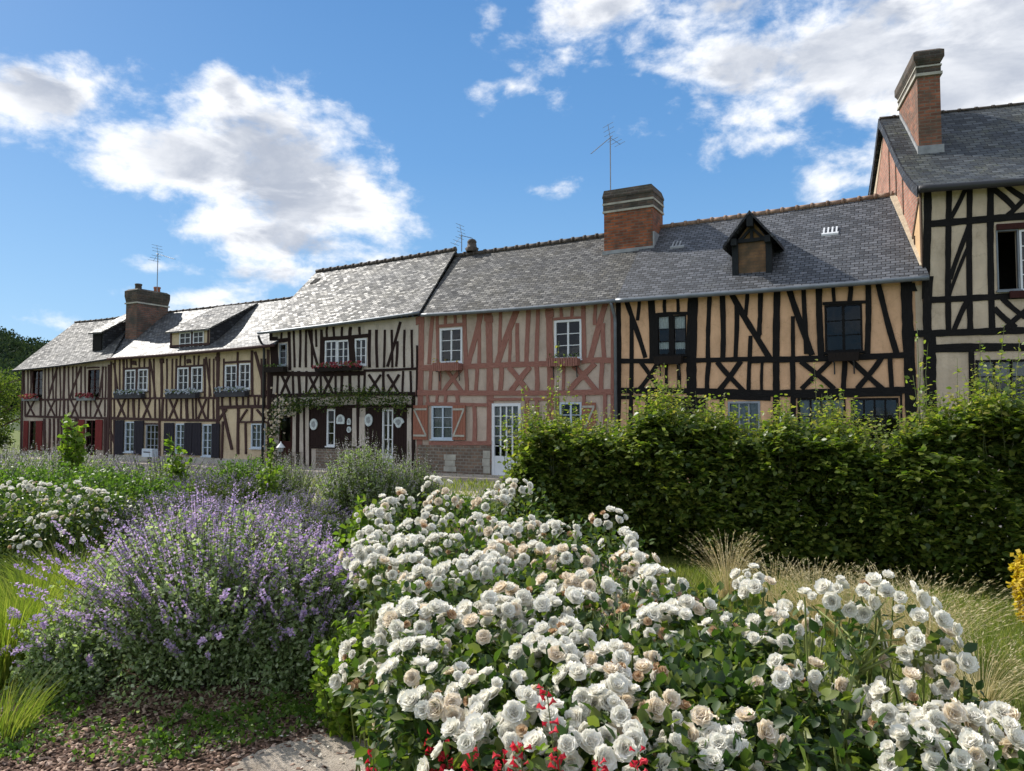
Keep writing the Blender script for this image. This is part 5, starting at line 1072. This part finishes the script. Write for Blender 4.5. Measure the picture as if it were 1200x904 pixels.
c5 = [(882,682,8),(898,700,9),(848,748,6),(908,742,9),(925,726,8),(905,768,8),(925,790,8),(945,745,5,None,1),(960,712,7,2.5),(988,703,7,2.5),(1012,706,5,2.5,1),(1036,698,8,2.45),(1058,714,8,2.4),(1078,738,8,2.35),(1094,760,8,2.3),(1110,782,7,2.3),(1122,797,5,2.3),(998,768,4,2.5,1),(1020,775,4,2.5),(955,802,6,2.4,1),(950,828,8,2.4),(976,820,4,2.4,1),(1012,845,6,2.3),(1010,868,6,2.3),(1058,802,4,2.35),(915,812,5,None,1)]
f5 = [(865,745,42,36,34),(925,800,30,35,12),(860,810,60,50,56),(985,860,22,22,5)]
c5 = [(c[0], c[1], max(2, int(c[2]*.72)), *c[3:]) for c in c5]
rosebush('arching white rose spray on a long green cane above the lawn', c5, f5, nfl=20, bs=.060)
c6 = [(1060,846,9,2.15),(1085,868,10,2.1),(1108,878,9,2.05),(1070,822,5,2.2,1),(1095,842,5,2.15,2),(1132,868,9,2.1),(1156,886,9,2.0),(1180,858,8,2.1),(1192,882,9,2.0),(1210,870,9,2.05),(1140,900,8,1.95,1),(1080,898,8,2.0),(1112,820,4,2.2)]
f6 = [(1080,880,35,25,16),(1150,895,50,20,20)]
rosebush('white roses in the bottom right corner of the frame', c6, f6, nfl=18, bs=.058)
c7 = [(830,868,6,None,1),(858,884,10),(880,868,7,None,1),(805,898,6,None,1),(842,900,8)]
f7 = [(850,860,60,45,80),(830,790,50,40,60),(910,880,40,30,40)]
rosebush('leafy rose bush with few blooms between the centre roses and the arching spray', c7, f7, leafs=.048)
c8 = [(20,572,9,8.8),(38,573,9,8.8),(48,576,8,8.7),(60,580,7,8.7),(82,574,6,8.8),(100,583,7,8.6),(112,585,5,8.6),(85,590,7,8.5),(30,592,6,8.4,1),(55,595,6,8.4,1),(50,615,10,8.0),(60,612,6,8.0),(88,612,6,8.2),(25,640,5,7.8),(32,636,4,7.8),(0,580,7,8.6),(-10,600,7,8.4,1),(15,610,6,8.2,1),(105,600,5,8.5,1),(84,633,4,7.9),(118,610,4,8.5)]
t8 = rosebush('white rose bush at the left edge of the garden', c8, [], limit=100, cr=.13)
parts = [leafcloud(np.array([(random.uniform(-40, 125)-600)/870*8.6, random.uniform(8.0, 9.4), random.uniform(.12, .8)]), (.22, .22, .16), 26, OVAL, .04, .065) for _ in range(330)]
npmesh('foliage', parts, M['rose_leaf'], t8)
# the thick cane of the arching spray
t = thing('rose_cane', 'thick pale green rose cane rising to the arching spray', 'rose cane', atY(975, 960, 2.1)*1, None); t.location.z = 0
s_ = MB(); P_ = [atY(970, 960, 2.15), atY(982, 900, 2.2), atY(990, 850, 2.25), atY(994, 810, 2.3), atY(1004, 775, 2.35)]; P_ = [Vector((P_[0].x, P_[0].y+.1, 0))]+P_; s_.tube(P_, .0095, 8, .007); s_.build('main_cane', M['cane'], t, True)
s_ = MB(); 
for (x, y, Yd) in ((985, 735, 2.5), (1036, 706, 2.42), (1060, 722, 2.4), (1020, 720, 2.45), (1056, 750, 2.35), (1092, 762, 2.3), (1058, 798, 2.35), (960, 716, 2.5), (1108, 782, 2.3), (955, 795, 2.4)):
    e = atY(x, y, Yd); m_ = (P_[-1]+e)/2+Vector((0, 0, .03)); s_.tube([P_[-1]-Vector((0, 0, random.uniform(0, .06))), m_, e], .0045, 6, .0025)
s_.build('side_shoot', M['cane'], t, True)
pts_ = [np.array(p)+RNG.normal(0, .05, 3) for p in P_[2:] for _ in range(3)]
npmesh('leaves', [leafcloud(p, (.06, .06, .05), 7, OVAL, .04, .06) for p in pts_], M['rose_leaf'], t)
# loose bud stalks over the centre
t = thing('rose_bud_spray', 'spray of brown rose buds standing above the central blooms', 'rose buds', (.45, 3, 0)); s_ = MB(); pr = []
for _ in range(34):
    x, y = random.uniform(690, 770), random.uniform(668, 722); e = atY(x, y, dz(y)-.1+random.uniform(-.05, .05)); b_ = atY(725+(x-725)*.3, 765, dz(740)); s_.tube([b_, (b_+e)/2+Vector((0, 0, .02)), e], .0018, 4, .0014); pr.append(e)
s_.build('stalks', M['cane'], t); pr = np.array(pr); n = len(pr); bud = tpl([(.18, 0, 0), (0, .18, 0), (-.18, 0, 0), (0, -.18, 0), (.3, 0, .35), (0, .3, .35), (-.3, 0, .35), (0, -.3, .35), (0, 0, 1)], [(0, 1, 5, 4), (1, 2, 6, 5), (2, 3, 7, 6), (3, 0, 4, 7), (4, 5, 8), (5, 6, 8), (6, 7, 8), (7, 4, 8)])
npmesh('buds', [inst(bud, pr, zmat(rnd_dir(n, 1.5)), RNG.uniform(.014, .022, n))], M['petal_spent'], t, True)

# --- red salvia at the bottom
TUBE = tpl([(.12, 0, 0), (-.06, .1, 0), (-.06, -.1, 0), (.16, 0, .6), (-.1, .14, .6), (-.1, -.14, .6), (.5, .1, .95), (-.3, .35, 1.0), (-.3, -.35, 1.0)], [(0, 1, 4, 3), (1, 2, 5, 4), (2, 0, 3, 5), (3, 4, 7, 6), (4, 5, 8, 7), (5, 3, 6, 8)])
SAL = [(437, 892, 2.2, 'leftmost red salvia stem at the edge of the path'), (507, 868, 2.1, 'tallest red salvia stem left of the bottom centre blooms'), (522, 886, 2.0, 'red salvia stem with the densest flower head'), (552, 890, 1.9, 'red salvia stem in front of the lowest white blooms'), (590, 892, 1.85, 'red salvia stem at the bottom edge between white blooms'), (640, 812, 1.8, 'tall red salvia spike standing over the white blooms'), (655, 888, 1.8, 'low red salvia stem right of the tall spike'), (700, 895, 1.8, 'red salvia stem at the bottom edge below the centre roses'), (748, 890, 1.75, 'rightmost red salvia head at the bottom edge'), (610, 880, 1.8, 'red salvia with lime leaf shoot beside white blooms')]
for (px, py, Yd, lab) in SAL:
    top = atY(px, py-8, Yd); t = thing('red_salvia', lab, 'flower', (top.x, top.y+.05, 0), 'red salvia stems'); b_ = Vector((top.x+random.uniform(-.05, .05), top.y+.05, 0))
    s_ = MB(); bend = random.uniform(-.04, .04); s_.tube([b_, b_.lerp(top, .4)+Vector((bend, 0, .03)), b_.lerp(top, .75)+Vector((bend*.7, 0, .02)), top], .003, 5, .0015); s_.build('stem', M['twig'], t)
    n = 34 if 'densest' in lab else (22 if 'tall red' not in lab else 12); hz = RNG.uniform(0, .13, n); az = RNG.uniform(0, 6.28, n); P = np.array(top)-np.stack([hz*0, hz*0, hz], 1); dv = np.stack([np.cos(az), np.sin(az), RNG.uniform(.1, .9, n)], 1)
    npmesh('flowers', [inst(TUBE, P+unit(dv)*.008, zmat(dv), RNG.uniform(.012, .022, n))], M['red_flower'], t)
    npmesh('leaves', [leafcloud(np.array(top)-[0, 0, .22], (.06, .06, .10), 26, OVAL, .022, .042)], M['mint_leaf'], t)

# --- hedge
hp = atY(740, 600, 9.4); HF = Fr((hp.x, hp.y), R(28.5))
hl = (g(590, 640)-HF.O).dot(HF.a); hu0 = HF.un(583, 560)[0]; hu1 = HF.un(1330, 560)[0]
hedge = thing('hornbeam_hedge', 'long dense dark green hedge in front of the apricot house', 'hedge', HF.W((hu0+hu1)/2, .5, 0))
def topz(u):
    return 1.50+.12*np.sin(u*1.7+.5)+.11*np.sin(u*3.9)+.08*np.sin(u*8.3)+np.clip((u-2.6)*.09, 0, .4)
def hedge_pts(n, shell):
    u = RNG.uniform(hu0, hu1, n); tz = topz(u); zf = RNG.random(n)**.85; endr = np.clip((u-hu0)/.5, 0, 1)**.5
    relief = .13*np.sin(u*2.6+zf*4)+.09*np.sin(u*6.3+zf*9+1)+.07*np.sin(u*13+zf*19)
    if shell == 0: b = np.abs(RNG.normal(0, .13, n))+relief+.12*(zf > .85); z = zf*tz*endr
    elif shell == 1: b = RNG.uniform(0, 1.2, n); z = tz*endr-np.abs(RNG.normal(0, .16, n))+.05
    else: b = RNG.uniform(.25, 1.1, n); z = RNG.uniform(0, .95, n)*tz*endr
    b = np.where(z < .3, b+.12, b); z = np.maximum(z, .03)
    return np.array(HF.O)+u[:, None]*np.array(HF.a)+b[:, None]*np.array(HF.b)+z[:, None]*np.array([0, 0, 1.])+RNG.normal(0, .02, (n, 3))
parts = []
for n, sh, s0, s1 in ((6200, 0, 0, 0), (3600, 1, 0, 0)):          # sprays: short twigs with two rows of leaves
    C_ = hedge_pts(n, sh); tw = unit(rnd_dir(n)*.7-np.array(HF.b)*.8+np.array([0, 0, -.1 if sh == 0 else .35])); k = 8; I = np.repeat(np.arange(n), k); j_ = np.tile(np.arange(k), n)
    sd = unit(np.cross(tw, np.array([0, 0, 1.])+RNG.normal(0, .35, (n, 3)))); P = C_[I]+tw[I]*(j_*.026)[:, None]; sg = np.where(j_ % 2 == 0, 1, -1)[:, None]
    dv = sd[I]*sg+tw[I]*.7+RNG.normal(0, .22, (n*k, 3)); sz = RNG.uniform(.045, .09, n*k)
    parts.append(inst(OVAL, P, frames(dv, (0, -.15, 1), .3), np.stack([sz*1.25, sz, sz], 1)))
P = hedge_pts(16000, 2); parts.append(inst(OVAL, P, frames(rnd_dir(16000)), RNG.uniform(.08, .13, 16000)))
npmesh('foliage', parts, M['hedge'], hedge)
ns = 480; su = RNG.uniform(hu0+.05, hu1, ns); sb_ = RNG.uniform(.0, .9, ns); tz = topz(su)-.15; B = np.array(HF.O)+su[:, None]*np.array(HF.a)+sb_[:, None]*np.array(HF.b); B[:, 2] = tz
hh = RNG.uniform(.18, .60, ns)+.20*np.maximum(0, np.sin(su*2.9+1))+.1*np.maximum(0, np.sin(su*7))
for px_, ex in ((640, .45), (655, .45), (625, .3), (735, .3), (960, .35), (1075, .75), (1078, .5), (1160, .45), (1185, .5), (1200, .5), (1125, .35)):
    i = int(np.argmin(np.abs(su-HF.un(px_, 560)[0]))); hh[i] += ex
Tp = B+np.stack([RNG.normal(0, .09, ns), RNG.normal(0, .09, ns), hh], 1); Mi = (B+Tp)/2+RNG.normal(0, .03, B.shape)
npmesh('shoots', [stems_np(B-[0, 0, .3], Mi, Tp, .005, .002)], M['twig'], hedge)
nl = 34; I = np.repeat(np.arange(ns), nl); q_ = RNG.uniform(-.1, 1, ns*nl)[:, None]; P = (1-q_)**2*B[I]+2*q_*(1-q_)*Mi[I]+q_*q_*Tp[I]+RNG.normal(0, .03, (ns*nl, 3)); dv = rnd_dir(ns*nl, .2); dv[:, 2] *= .4
sz = RNG.uniform(.05, .085, ns*nl)*(1.15-.5*q_[:, 0]); npmesh('young_leaves', [inst(OVAL, P, frames(dv, (0, 0, 1), .35), np.stack([sz*1.2, sz, sz], 1))], M['hedge_tip'], hedge)
s_ = MB()
for i in range(26):
    uu = hu0+.2+(hu1-hu0-.3)*i/25; s_.tube([HF.W(uu, .5, 0), HF.W(uu+.05, .55, .7), HF.W(uu-.03, .5, 1.4)], .03, 6, .015)
s_.build('trunk', M['trunk'], hedge)

# --- lawn grass, mulch chips, creeping weeds
def on_area(poly_px, n):
    pts = [g(*p) for p in poly_px]; xs = [p.x for p in pts]; ys = [p.y for p in pts]; out_ = []
    x0, x1, y0, y1 = min(xs), max(xs), min(ys), max(ys); X_ = RNG.uniform(x0, x1, n*4); Y_ = RNG.uniform(y0, y1, n*4); ins = np.zeros(n*4, bool); j = len(pts)-1
    for i in range(len(pts)):
        c = ((ys[i] > Y_) != (ys[j] > Y_)) & (X_ < (xs[j]-xs[i])*(Y_-ys[i])/(ys[j]-ys[i]+1e-12)+xs[i]); ins ^= c; j = i
    X_, Y_ = X_[ins][:n], Y_[ins][:n]; return np.stack([X_, Y_, np.zeros(len(X_))+.01], 1)
def blades(P, h0, h1, w):
    n = len(P); d = rnd_dir(n, 2.2); return inst(BLADE, P, frames(d), np.stack([np.full(n, w)*(1+P[:, 1]*.12), RNG.uniform(h0, h1, n), np.full(n, .06)], 1))
PA = on_area([(700, 650), (760, 640), (1300, 700), (1400, 1150), (1000, 1150), (1000, 900), (900, 740)], 60000); PB = on_area([(-200, 620), (100, 600), (600, 585), (600, 612), (400, 640), (100, 690), (-200, 760)], 36000)
PC = on_area([(-100, 560), (1100, 560), (700, 620), (-100, 620)], 24000)
tag(npmesh('grass', [blades(PA, .03, .11, .0035), blades(PB, .04, .14, .004), blades(PC, .06, .2, .006)], M['grass']), kind='stuff')
CH = tpl([(-.5, -.5, 0), (.5, -.5, 0), (.5, .5, 0), (-.5, .5, 0), (-.4, -.4, .3), (.4, -.4, .3), (.4, .4, .3), (-.4, .4, .3)], [(4, 5, 6, 7), (0, 1, 5, 4), (1, 2, 6, 5), (2, 3, 7, 6), (3, 0, 4, 7)])
PM = on_area([(-100, 1150), (-100, 800), (120, 770), (330, 700), (480, 700), (540, 800), (640, 1150)], 26000)
def inside(P, poly_px):
    pts = [g(*p) for p in poly_px]; ins = np.zeros(len(P), bool); j = len(pts)-1
    for i in range(len(pts)): a, b = pts[i], pts[j]; ins ^= ((a.y > P[:, 1]) != (b.y > P[:, 1])) & (P[:, 0] < (b.x-a.x)*(P[:, 1]-a.y)/(b.y-a.y+1e-12)+a.x); j = i
    return ins
PM = PM[~(inside(PM+RNG.normal(0, .035, PM.shape), [(250, 1100), (480, 1100), (456, 905), (440, 872), (425, 858), (395, 856), (350, 868), (300, 884), (262, 905)]) & (RNG.random(len(PM)) > .06))]; n = len(PM); d = rnd_dir(n); d[:, 2] *= .3
tag(npmesh('mulch', [inst(CH, PM+[0, 0, .004], frames(d, (0, 0, 1), .35), np.stack([RNG.uniform(.006, .02, n), RNG.uniform(.015, .05, n), np.full(n, .014)], 1))], M['chip']), kind='stuff')
PW = np.concatenate([on_area([(170, 905), (190, 850), (330, 825), (450, 800), (460, 830), (420, 856), (330, 868), (250, 890)], 4200), on_area([(-60, 900), (-40, 790), (60, 800), (110, 830), (40, 900)], 3000), on_area([(440, 905), (430, 840), (540, 800), (600, 905)], 1800), on_area([(90, 900), (60, 860), (220, 850), (180, 900)], 500)]); n = len(PW)
tuft = .5+.5*np.sin(PW[:, 0]*9)*np.sin(PW[:, 1]*13); keep = RNG.random(n) < .25+.75*tuft; PW = PW[keep]; n = len(PW)
PW[:, 2] = RNG.uniform(.012, .05, n)+.07*np.maximum(0, np.sin(PW[:, 0]*21)*np.sin(PW[:, 1]*17)); tag(npmesh('ground_cover', [inst(OVAL, PW, frames(rnd_dir(n, .4)), RNG.uniform(.016, .042, n))], M['green_leaf']), kind='stuff')

PF = on_area([(120, 1000), (200, 860), (420, 760), (520, 800), (600, 1000)], 260); PF[:, 2] = .03; n = len(PF)
tag(npmesh('fallen_petals', [inst(OVAL, PF, frames(rnd_dir(n)*np.array([1, 1, .2]), (0, 0, 1), .3), np.stack([RNG.uniform(.02, .035, n), RNG.uniform(.014, .024, n), np.full(n, .02)], 1))], M['petal_cream']), kind='stuff')

# --- climbing rose on the shopfront of house 3
pts_px = [(322, 560), (320, 520), (322, 490), (330, 476), (345, 474), (362, 470), (380, 466), (400, 463), (420, 464), (440, 466), (462, 470), (478, 474)]
b3 = MAIN.W(MAIN.un(322, 540)[0], -.3, .1); t = thing('climbing_rose', 'climbing rose with small pale blooms trained over the dark shopfront', 'climbing rose', b3)
path = []
for (x, y) in pts_px: u_, z_ = MAIN.un(x, y, -.28); path.append(MAIN.W(u_, -.28, max(z_, .12)))
s_ = MB(); s_.tube(path, .03, 6, .012); s_.build('stem', M['trunk'], t, True); parts = []; fl = []
for i in range(len(path)-1):
    for k in range(9):
        c = path[i].lerp(path[i+1], k/9)+Vector((random.uniform(-.1, .1), random.uniform(-.1, .05), random.uniform(-.28, .22))); parts.append(leafcloud(np.array(c), (.22, .16, .2), 30, RHOMB, .07, .11)); 
        for _ in range(3): fl.append(np.array(c)+RNG.normal(0, .14, 3)-[0, .1, 0])
npmesh('foliage', parts, M['rose_leaf'], t); fl = np.array(fl); fl = fl[:100]
n = len(fl); npmesh('blooms', [inst(BL[0], fl[RNG.random(n) < .75], zmat(rnd_dir(n)[:, :]*.6-np.array([0, 1, 0]))[:int((RNG.random(n) < .75).sum())*0+n][:len(fl)], np.full(n, .09))] if False else [inst(BL[0], fl, zmat(rnd_dir(n)*.6-np.array([0, 1, 0])), RNG.uniform(.06, .10, n))], M['petal_cream'], t, True)
# --- yellow-leaved climber rising in front of house 4 (twiggy shoots of the hedge end)
def shoot_plant(name, label, px, Y, tops, m, ll=.05, cat='shrub', nl=34):
    x = (px-600)/870*Y; t = thing(name, label, cat, (x, Y, 0)); s_ = MB(); P = []
    for (tx, ty) in tops:
        e = atY(tx, ty, Y); b_ = Vector((x+random.uniform(-.12, .12), Y+random.uniform(-.1, .1), 0)); mid = (b_+e)/2+Vector((random.uniform(-.1, .1), 0, .15)); s_.tube([b_, mid, e], .008, 5, .003)
        for k in range(nl): q_ = random.uniform(.35, 1); c = b_*(1-q_)**2+mid*2*q_*(1-q_)+e*q_*q_; P.append(np.array(c)+RNG.normal(0, .035, 3))
    s_.build('stems', M['twig'], t); P = np.array(P); n = len(P); npmesh('foliage', [inst(OVAL, P, frames(rnd_dir(n, .2)), RNG.uniform(ll*.6, ll*1.15, n))], M[m], t)
shoot_plant('wispy_shrub', 'wispy yellowing shrub climbing past the right window of the red timbered house', 648, 10.9, [(612, 455), (640, 462), (655, 430), (668, 448), (630, 480), (690, 470), (655, 400), (672, 480), (645, 445), (620, 475), (700, 478)], 'hedge_tip', .06, nl=40)
shoot_plant('wispy_shrub', 'slender leafy shoot rising past the black corner post of the apricot house', 1076, 8.1, [(1075, 385), (1079, 420), (1070, 440), (1084, 455)], 'hedge_tip', .06, nl=26)
shoot_plant('wispy_shrub', 'leafy shoots in front of the ground floor window of the beige house', 1165, 7.8, [(1130, 465), (1160, 420), (1180, 430), (1195, 400), (1205, 415), (1172, 445), (1215, 390)], 'hedge_tip', .065, nl=44)

# --- window boxes
WG = 'flower boxes under the windows'
def wbox(label, h, z, rect, planter, fl, dens=60, fs=.05, brackets=False, leaf='green_leaf', slats=False, fh=.14):
    h.Z(*z); u0, u1, z0, z1 = h.rect(*rect); c = MAIN.W((u0+u1)/2, -.2, z0); t = thing('window_box', label, 'flower box', c, WG); mb = MB(); fr = MAIN
    if slats:
        n = int((u1-u0)/.07)
        for i in range(n): a = u0+(u1-u0)*i/n; mb.box(fr, a+.008, a+(u1-u0)/n-.008, -.30, -.275, z0+random.uniform(-.01, .01), z1)
        mb.box(fr, u0+.01, u1-.01, -.272, -.075, z0+.02, z1-.03)
    else: mb.frustum(fr, (u0+.03, u1-.03, -.27, -.08), (u0, u1, -.30, -.075), z0, z1)
    mb.build('planter', M[planter], t)
    if brackets:
        for u in (u0+.12, u1-.12): mb = MB(); mb.tube([fr.W(u, -.26, z0-.005), fr.W(u, -.08, z0-.005), fr.W(u, -.045, z0-.3)], .015, 5); mb.build('bracket', M['dark_metal'], t)
    n = int(dens*(u1-u0)); P = np.array([np.array(fr.W(random.uniform(u0, u1), random.uniform(-.32, -.1), z1+random.uniform(-.02, fh*.8))) for _ in range(n*3)]); n3 = len(P)
    npmesh('foliage', [inst(RHOMB, P, frames(rnd_dir(n3, .3)), RNG.uniform(.04, .08, n3))], M[leaf], t)
    if fl:
        P = np.array([np.array(fr.W(random.uniform(u0-.03, u1+.03), random.uniform(-.36, -.16), z1+random.uniform(-.05, fh))) for _ in range(n)]); npmesh('flowers', [inst(SPENT[0], P, zmat(rnd_dir(n)*.5+np.array([-.4, -.8, .6])), RNG.uniform(fs*.8, fs*1.2, n))], M[fl], t, True)
zA = (0, 410, 6); zB = (130, 410, 5.714); zC = (300, 280, 6); zD = (480, 340, 4.615); zE_ = (700, 320, 5.02); zF_ = (880, 310, 4.757)
wbox('grey box of red geraniums under the left window of the leftmost house', h1, zA, (195, 338, 288, 360), 'planter_grey', 'geranium', 70, .11)
wbox('grey box of red geraniums under the right window of the leftmost house', h1, zA, (580, 332, 682, 358), 'planter_grey', 'geranium', 70, .11)
wbox('dark box of white flowers under the left window pair of the yellow house', h2, zB, (60, 292, 244, 326), 'planter', 'white_flower', 45, .09)
wbox('dark box of white flowers under the middle window pair of the yellow house', h2, zB, (403, 290, 608, 326), 'planter', 'white_flower', 45, .09)
wbox('dark box of white flowers under the right window pair of the yellow house', h2, zB, (735, 278, 938, 316), 'planter', 'white_flower', 45, .09)
wbox('long box of pink flowers under the windows of the white and brown house', h3, zC, (450, 900, 760, 932), 'planter_wood', 'geranium', 55, .09)
wbox('plain dark box under the small window at the corner of the white and brown house', h3, zC, (95, 905, 235, 940), 'planter_wood', None, 30, .06)
wbox('salmon slatted box with yellow flowers under the left window of the red timbered house', h4, zD, (150, 396, 292, 440), 'timber_pink', 'yellow_leaf', 8, .06, True, slats=True)
wbox('salmon slatted box under the right window of the red timbered house', h4, zD, (762, 370, 930, 416), 'timber_pink', None, 30, .06, True, slats=True)
wbox('empty black box under the lace curtained window', h5, zE_, (348, 492, 512, 540), 'planter_wood', None, 0, .06, True) if False else None
def plainbox(label, h, z, rect):
    h.Z(*z); u0, u1, z0, z1 = h.rect(*rect); t = thing('window_box', label, 'flower box', MAIN.W((u0+u1)/2, -.2, z0), WG); mb = MB(); mb.frustum(MAIN, (u0+.02, u1-.02, -.28, -.08), (u0, u1, -.30, -.075), z0, z1); mb.build('planter', M['planter_wood'], t)
    for u in (u0+.12, u1-.12): mb = MB(); mb.tube([MAIN.W(u, -.26, z0-.02), MAIN.W(u, -.08, z0-.02), MAIN.W(u, -.05, z0-.3)], .018, 5); mb.build('bracket', M['dark_metal'], t)
plainbox('empty black box under the lace curtained window of the apricot house', h5, zE_, (348, 494, 512, 540))
plainbox('empty black box under the dark right window of the apricot house', h5, zF_, (435, 496, 606, 542))
# ornaments on the shopfront
OG = 'pale enamel ornaments on the dark shopfront'
def plaque(label, cx, cy, rx, ry, kind='oval'):
    h3.Z(300, 430, 6); u0, u1, z0, z1 = h3.rect(cx-rx, cy-ry, cx+rx, cy+ry); uc, zc = (u0+u1)/2, (z0+z1)/2; a, b = (u1-u0)/2, (z1-z0)/2; t = thing('wall_plaque', label, 'wall ornament', MAIN.W(uc, -.06, zc), OG)
    def outline(k):
        o = []
        for i in range(20):
            q_ = 2*math.pi*i/20; x, y = math.cos(q_), math.sin(q_)
            if kind == 'house' and y < 0: x = math.copysign(1, x)*min(1, abs(x)*1.4); y = max(y*1.3, -.95)
            if kind == 'fan' and y < 0: x *= .6
            o.append((uc+x*a*k, zc+y*b*k))
        return o
    mb = MB(); o = outline(1); mb.poly([MAIN.W(u, -.075, z) for u, z in o]); 
    for i in range(20): p_, q_ = o[i], o[(i+1) % 20]; mb.poly([MAIN.W(p_[0], -.04, p_[1]), MAIN.W(q_[0], -.04, q_[1]), MAIN.W(q_[0], -.075, q_[1]), MAIN.W(p_[0], -.075, p_[1])])
    mb.build('plate', M['plaque'], t); mb = MB(); o = outline(.55); mb.poly([MAIN.W(u, -.078, z) for u, z in o]); mb.build('inlay', M['net'], t)
plaque('greyish oval plaque left of the first white casement', 414, 405, 26, 40); plaque('white arched plaque just right of the first white casement', 603, 370, 28, 34, 'house'); plaque('bright white oval plaque left of the white shop door', 800, 375, 27, 44); plaque('pale fan shaped plaque right of the white shop door', 1010, 392, 38, 38, 'fan')
plaque('small white heart plaque between two cream posts', 662, 442, 14, 22); plaque('small pale plaque above the heart plaque', 662, 385, 12, 24, 'house')
mb = MB(); 
h3.Z(300, 430, 6)
for (a, b, c, d_) in ((262, 292, 290, 600), (312, 240, 340, 600), (350, 235, 380, 690), (682, 225, 714, 620), (730, 352, 768, 620), (1066, 218, 1100, 690)):
    u0_, u1_, z0_, z1_ = h3.rect(a, b, c, d_); mb = MB(); mb.box(MAIN, u0_, u1_, -.035, -.0005, z0_, z1_); mb.build('plaster_panel', M['plaster_white'], h3.t)
# letter box, garden lantern
h2.Z(130, 410, 5.714); u0_, u1_, z0_, z1_ = h2.rect(232, 664, 300, 740); t = thing('letter_box', 'white letter box standing before the half glazed door', 'letter box', MAIN.W((u0_+u1_)/2, -.9, 0))
mb = MB(); u0b, zb_a = MAIN.un(170.5, 526, -.9); u1b = MAIN.un(182.5, 526, -.9)[0]; mb.box(MAIN, u0b, u1b, -1.05, -.8, .35, zb_a); mb.build('box', M['blue_white'], t); mb = MB(); mb.box(MAIN, u0b+.1, u1b-.1, -1.056, -1.0505, zb_a-.14, zb_a-.1); mb.build('slot', M['dark_metal'], t); mb = MB(); mb.box(MAIN, (u0b+u1b)/2-.05, (u0b+u1b)/2+.05, -.98, -.88, .05, .35); mb.build('post', M['dark_metal'], t)
lp = MAIN.W(MAIN.un(329, 530, -1.2)[0], -1.2, 0); t = thing('garden_lantern', 'small white capped lantern on a post by the climbing rose', 'lantern', lp)
zl = MAIN.un(329, 524, -1.2)[1]; mb = MB(); mb.tube([lp, lp+Vector((0, 0, zl-.15))], .03, 8); mb.build('post', M['dark_metal'], t); mb = MB(); mb.lathe(lp+Vector((0, 0, zl-.15)), [(.07, 0), (.10, .12), (.07, .13)], 8); mb.build('glass_body', M['net'], t); mb = MB(); mb.lathe(lp+Vector((0, 0, zl-.02)), [(.15, 0), (.13, .03), (.05, .12), (.02, .17), (.01, .2)], 10); mb.build('cap', M['white'], t, True)

# --- tree and shrubs at the far left
def tree(label, x, y, h, r, m, n=9000, name='leafy_tree', zc=.6, ls=.16):
    t = thing(name, label, 'tree', (x, y, 0)); s_ = MB(); base = Vector((x, y, 0)); s_.tube([base, base+Vector((.1, 0, h*.25)), base+Vector((-.05, .1, h*.5)), base+Vector((.05, 0, h*.8))], r*.09, 8, r*.03); ends = []
    for k in range(9):
        a = k*2.4; z0 = h*(.2+.06*k); e = base+Vector((math.cos(a)*r*.7, math.sin(a)*r*.7, z0+h*.22)); s_.tube([base+Vector((0, 0, z0)), (base+Vector((0, 0, z0))+e)/2+Vector((0, 0, .1)), e], r*.035, 6, r*.012); ends.append(e)
    s_.build('trunk', M['trunk'], t, True); parts = []
    for k in range(46):
        d = rnd_dir(1)[0]; c = np.array([x, y, h*zc])+d*np.array([r, r, h*.42])*random.uniform(.5, .95); c[2] = max(c[2], .5); parts.append(leafcloud(c, np.array([r, r, r*.8])*random.uniform(.22, .4), n//46, RHOMB, ls*.7, ls*1.2))
    npmesh('crown', parts, M[m], t)
tree('rounded bright green tree beyond the left end of the row', -26.0, 36.5, 4.3, 2.6, 'tree_leaf')
tree('dark leafy shrub against the corner of the leftmost house', -22.3, 31.5, 2.6, 1.1, 'rose_leaf', 5000, 'leafy_shrub', .5, .12)
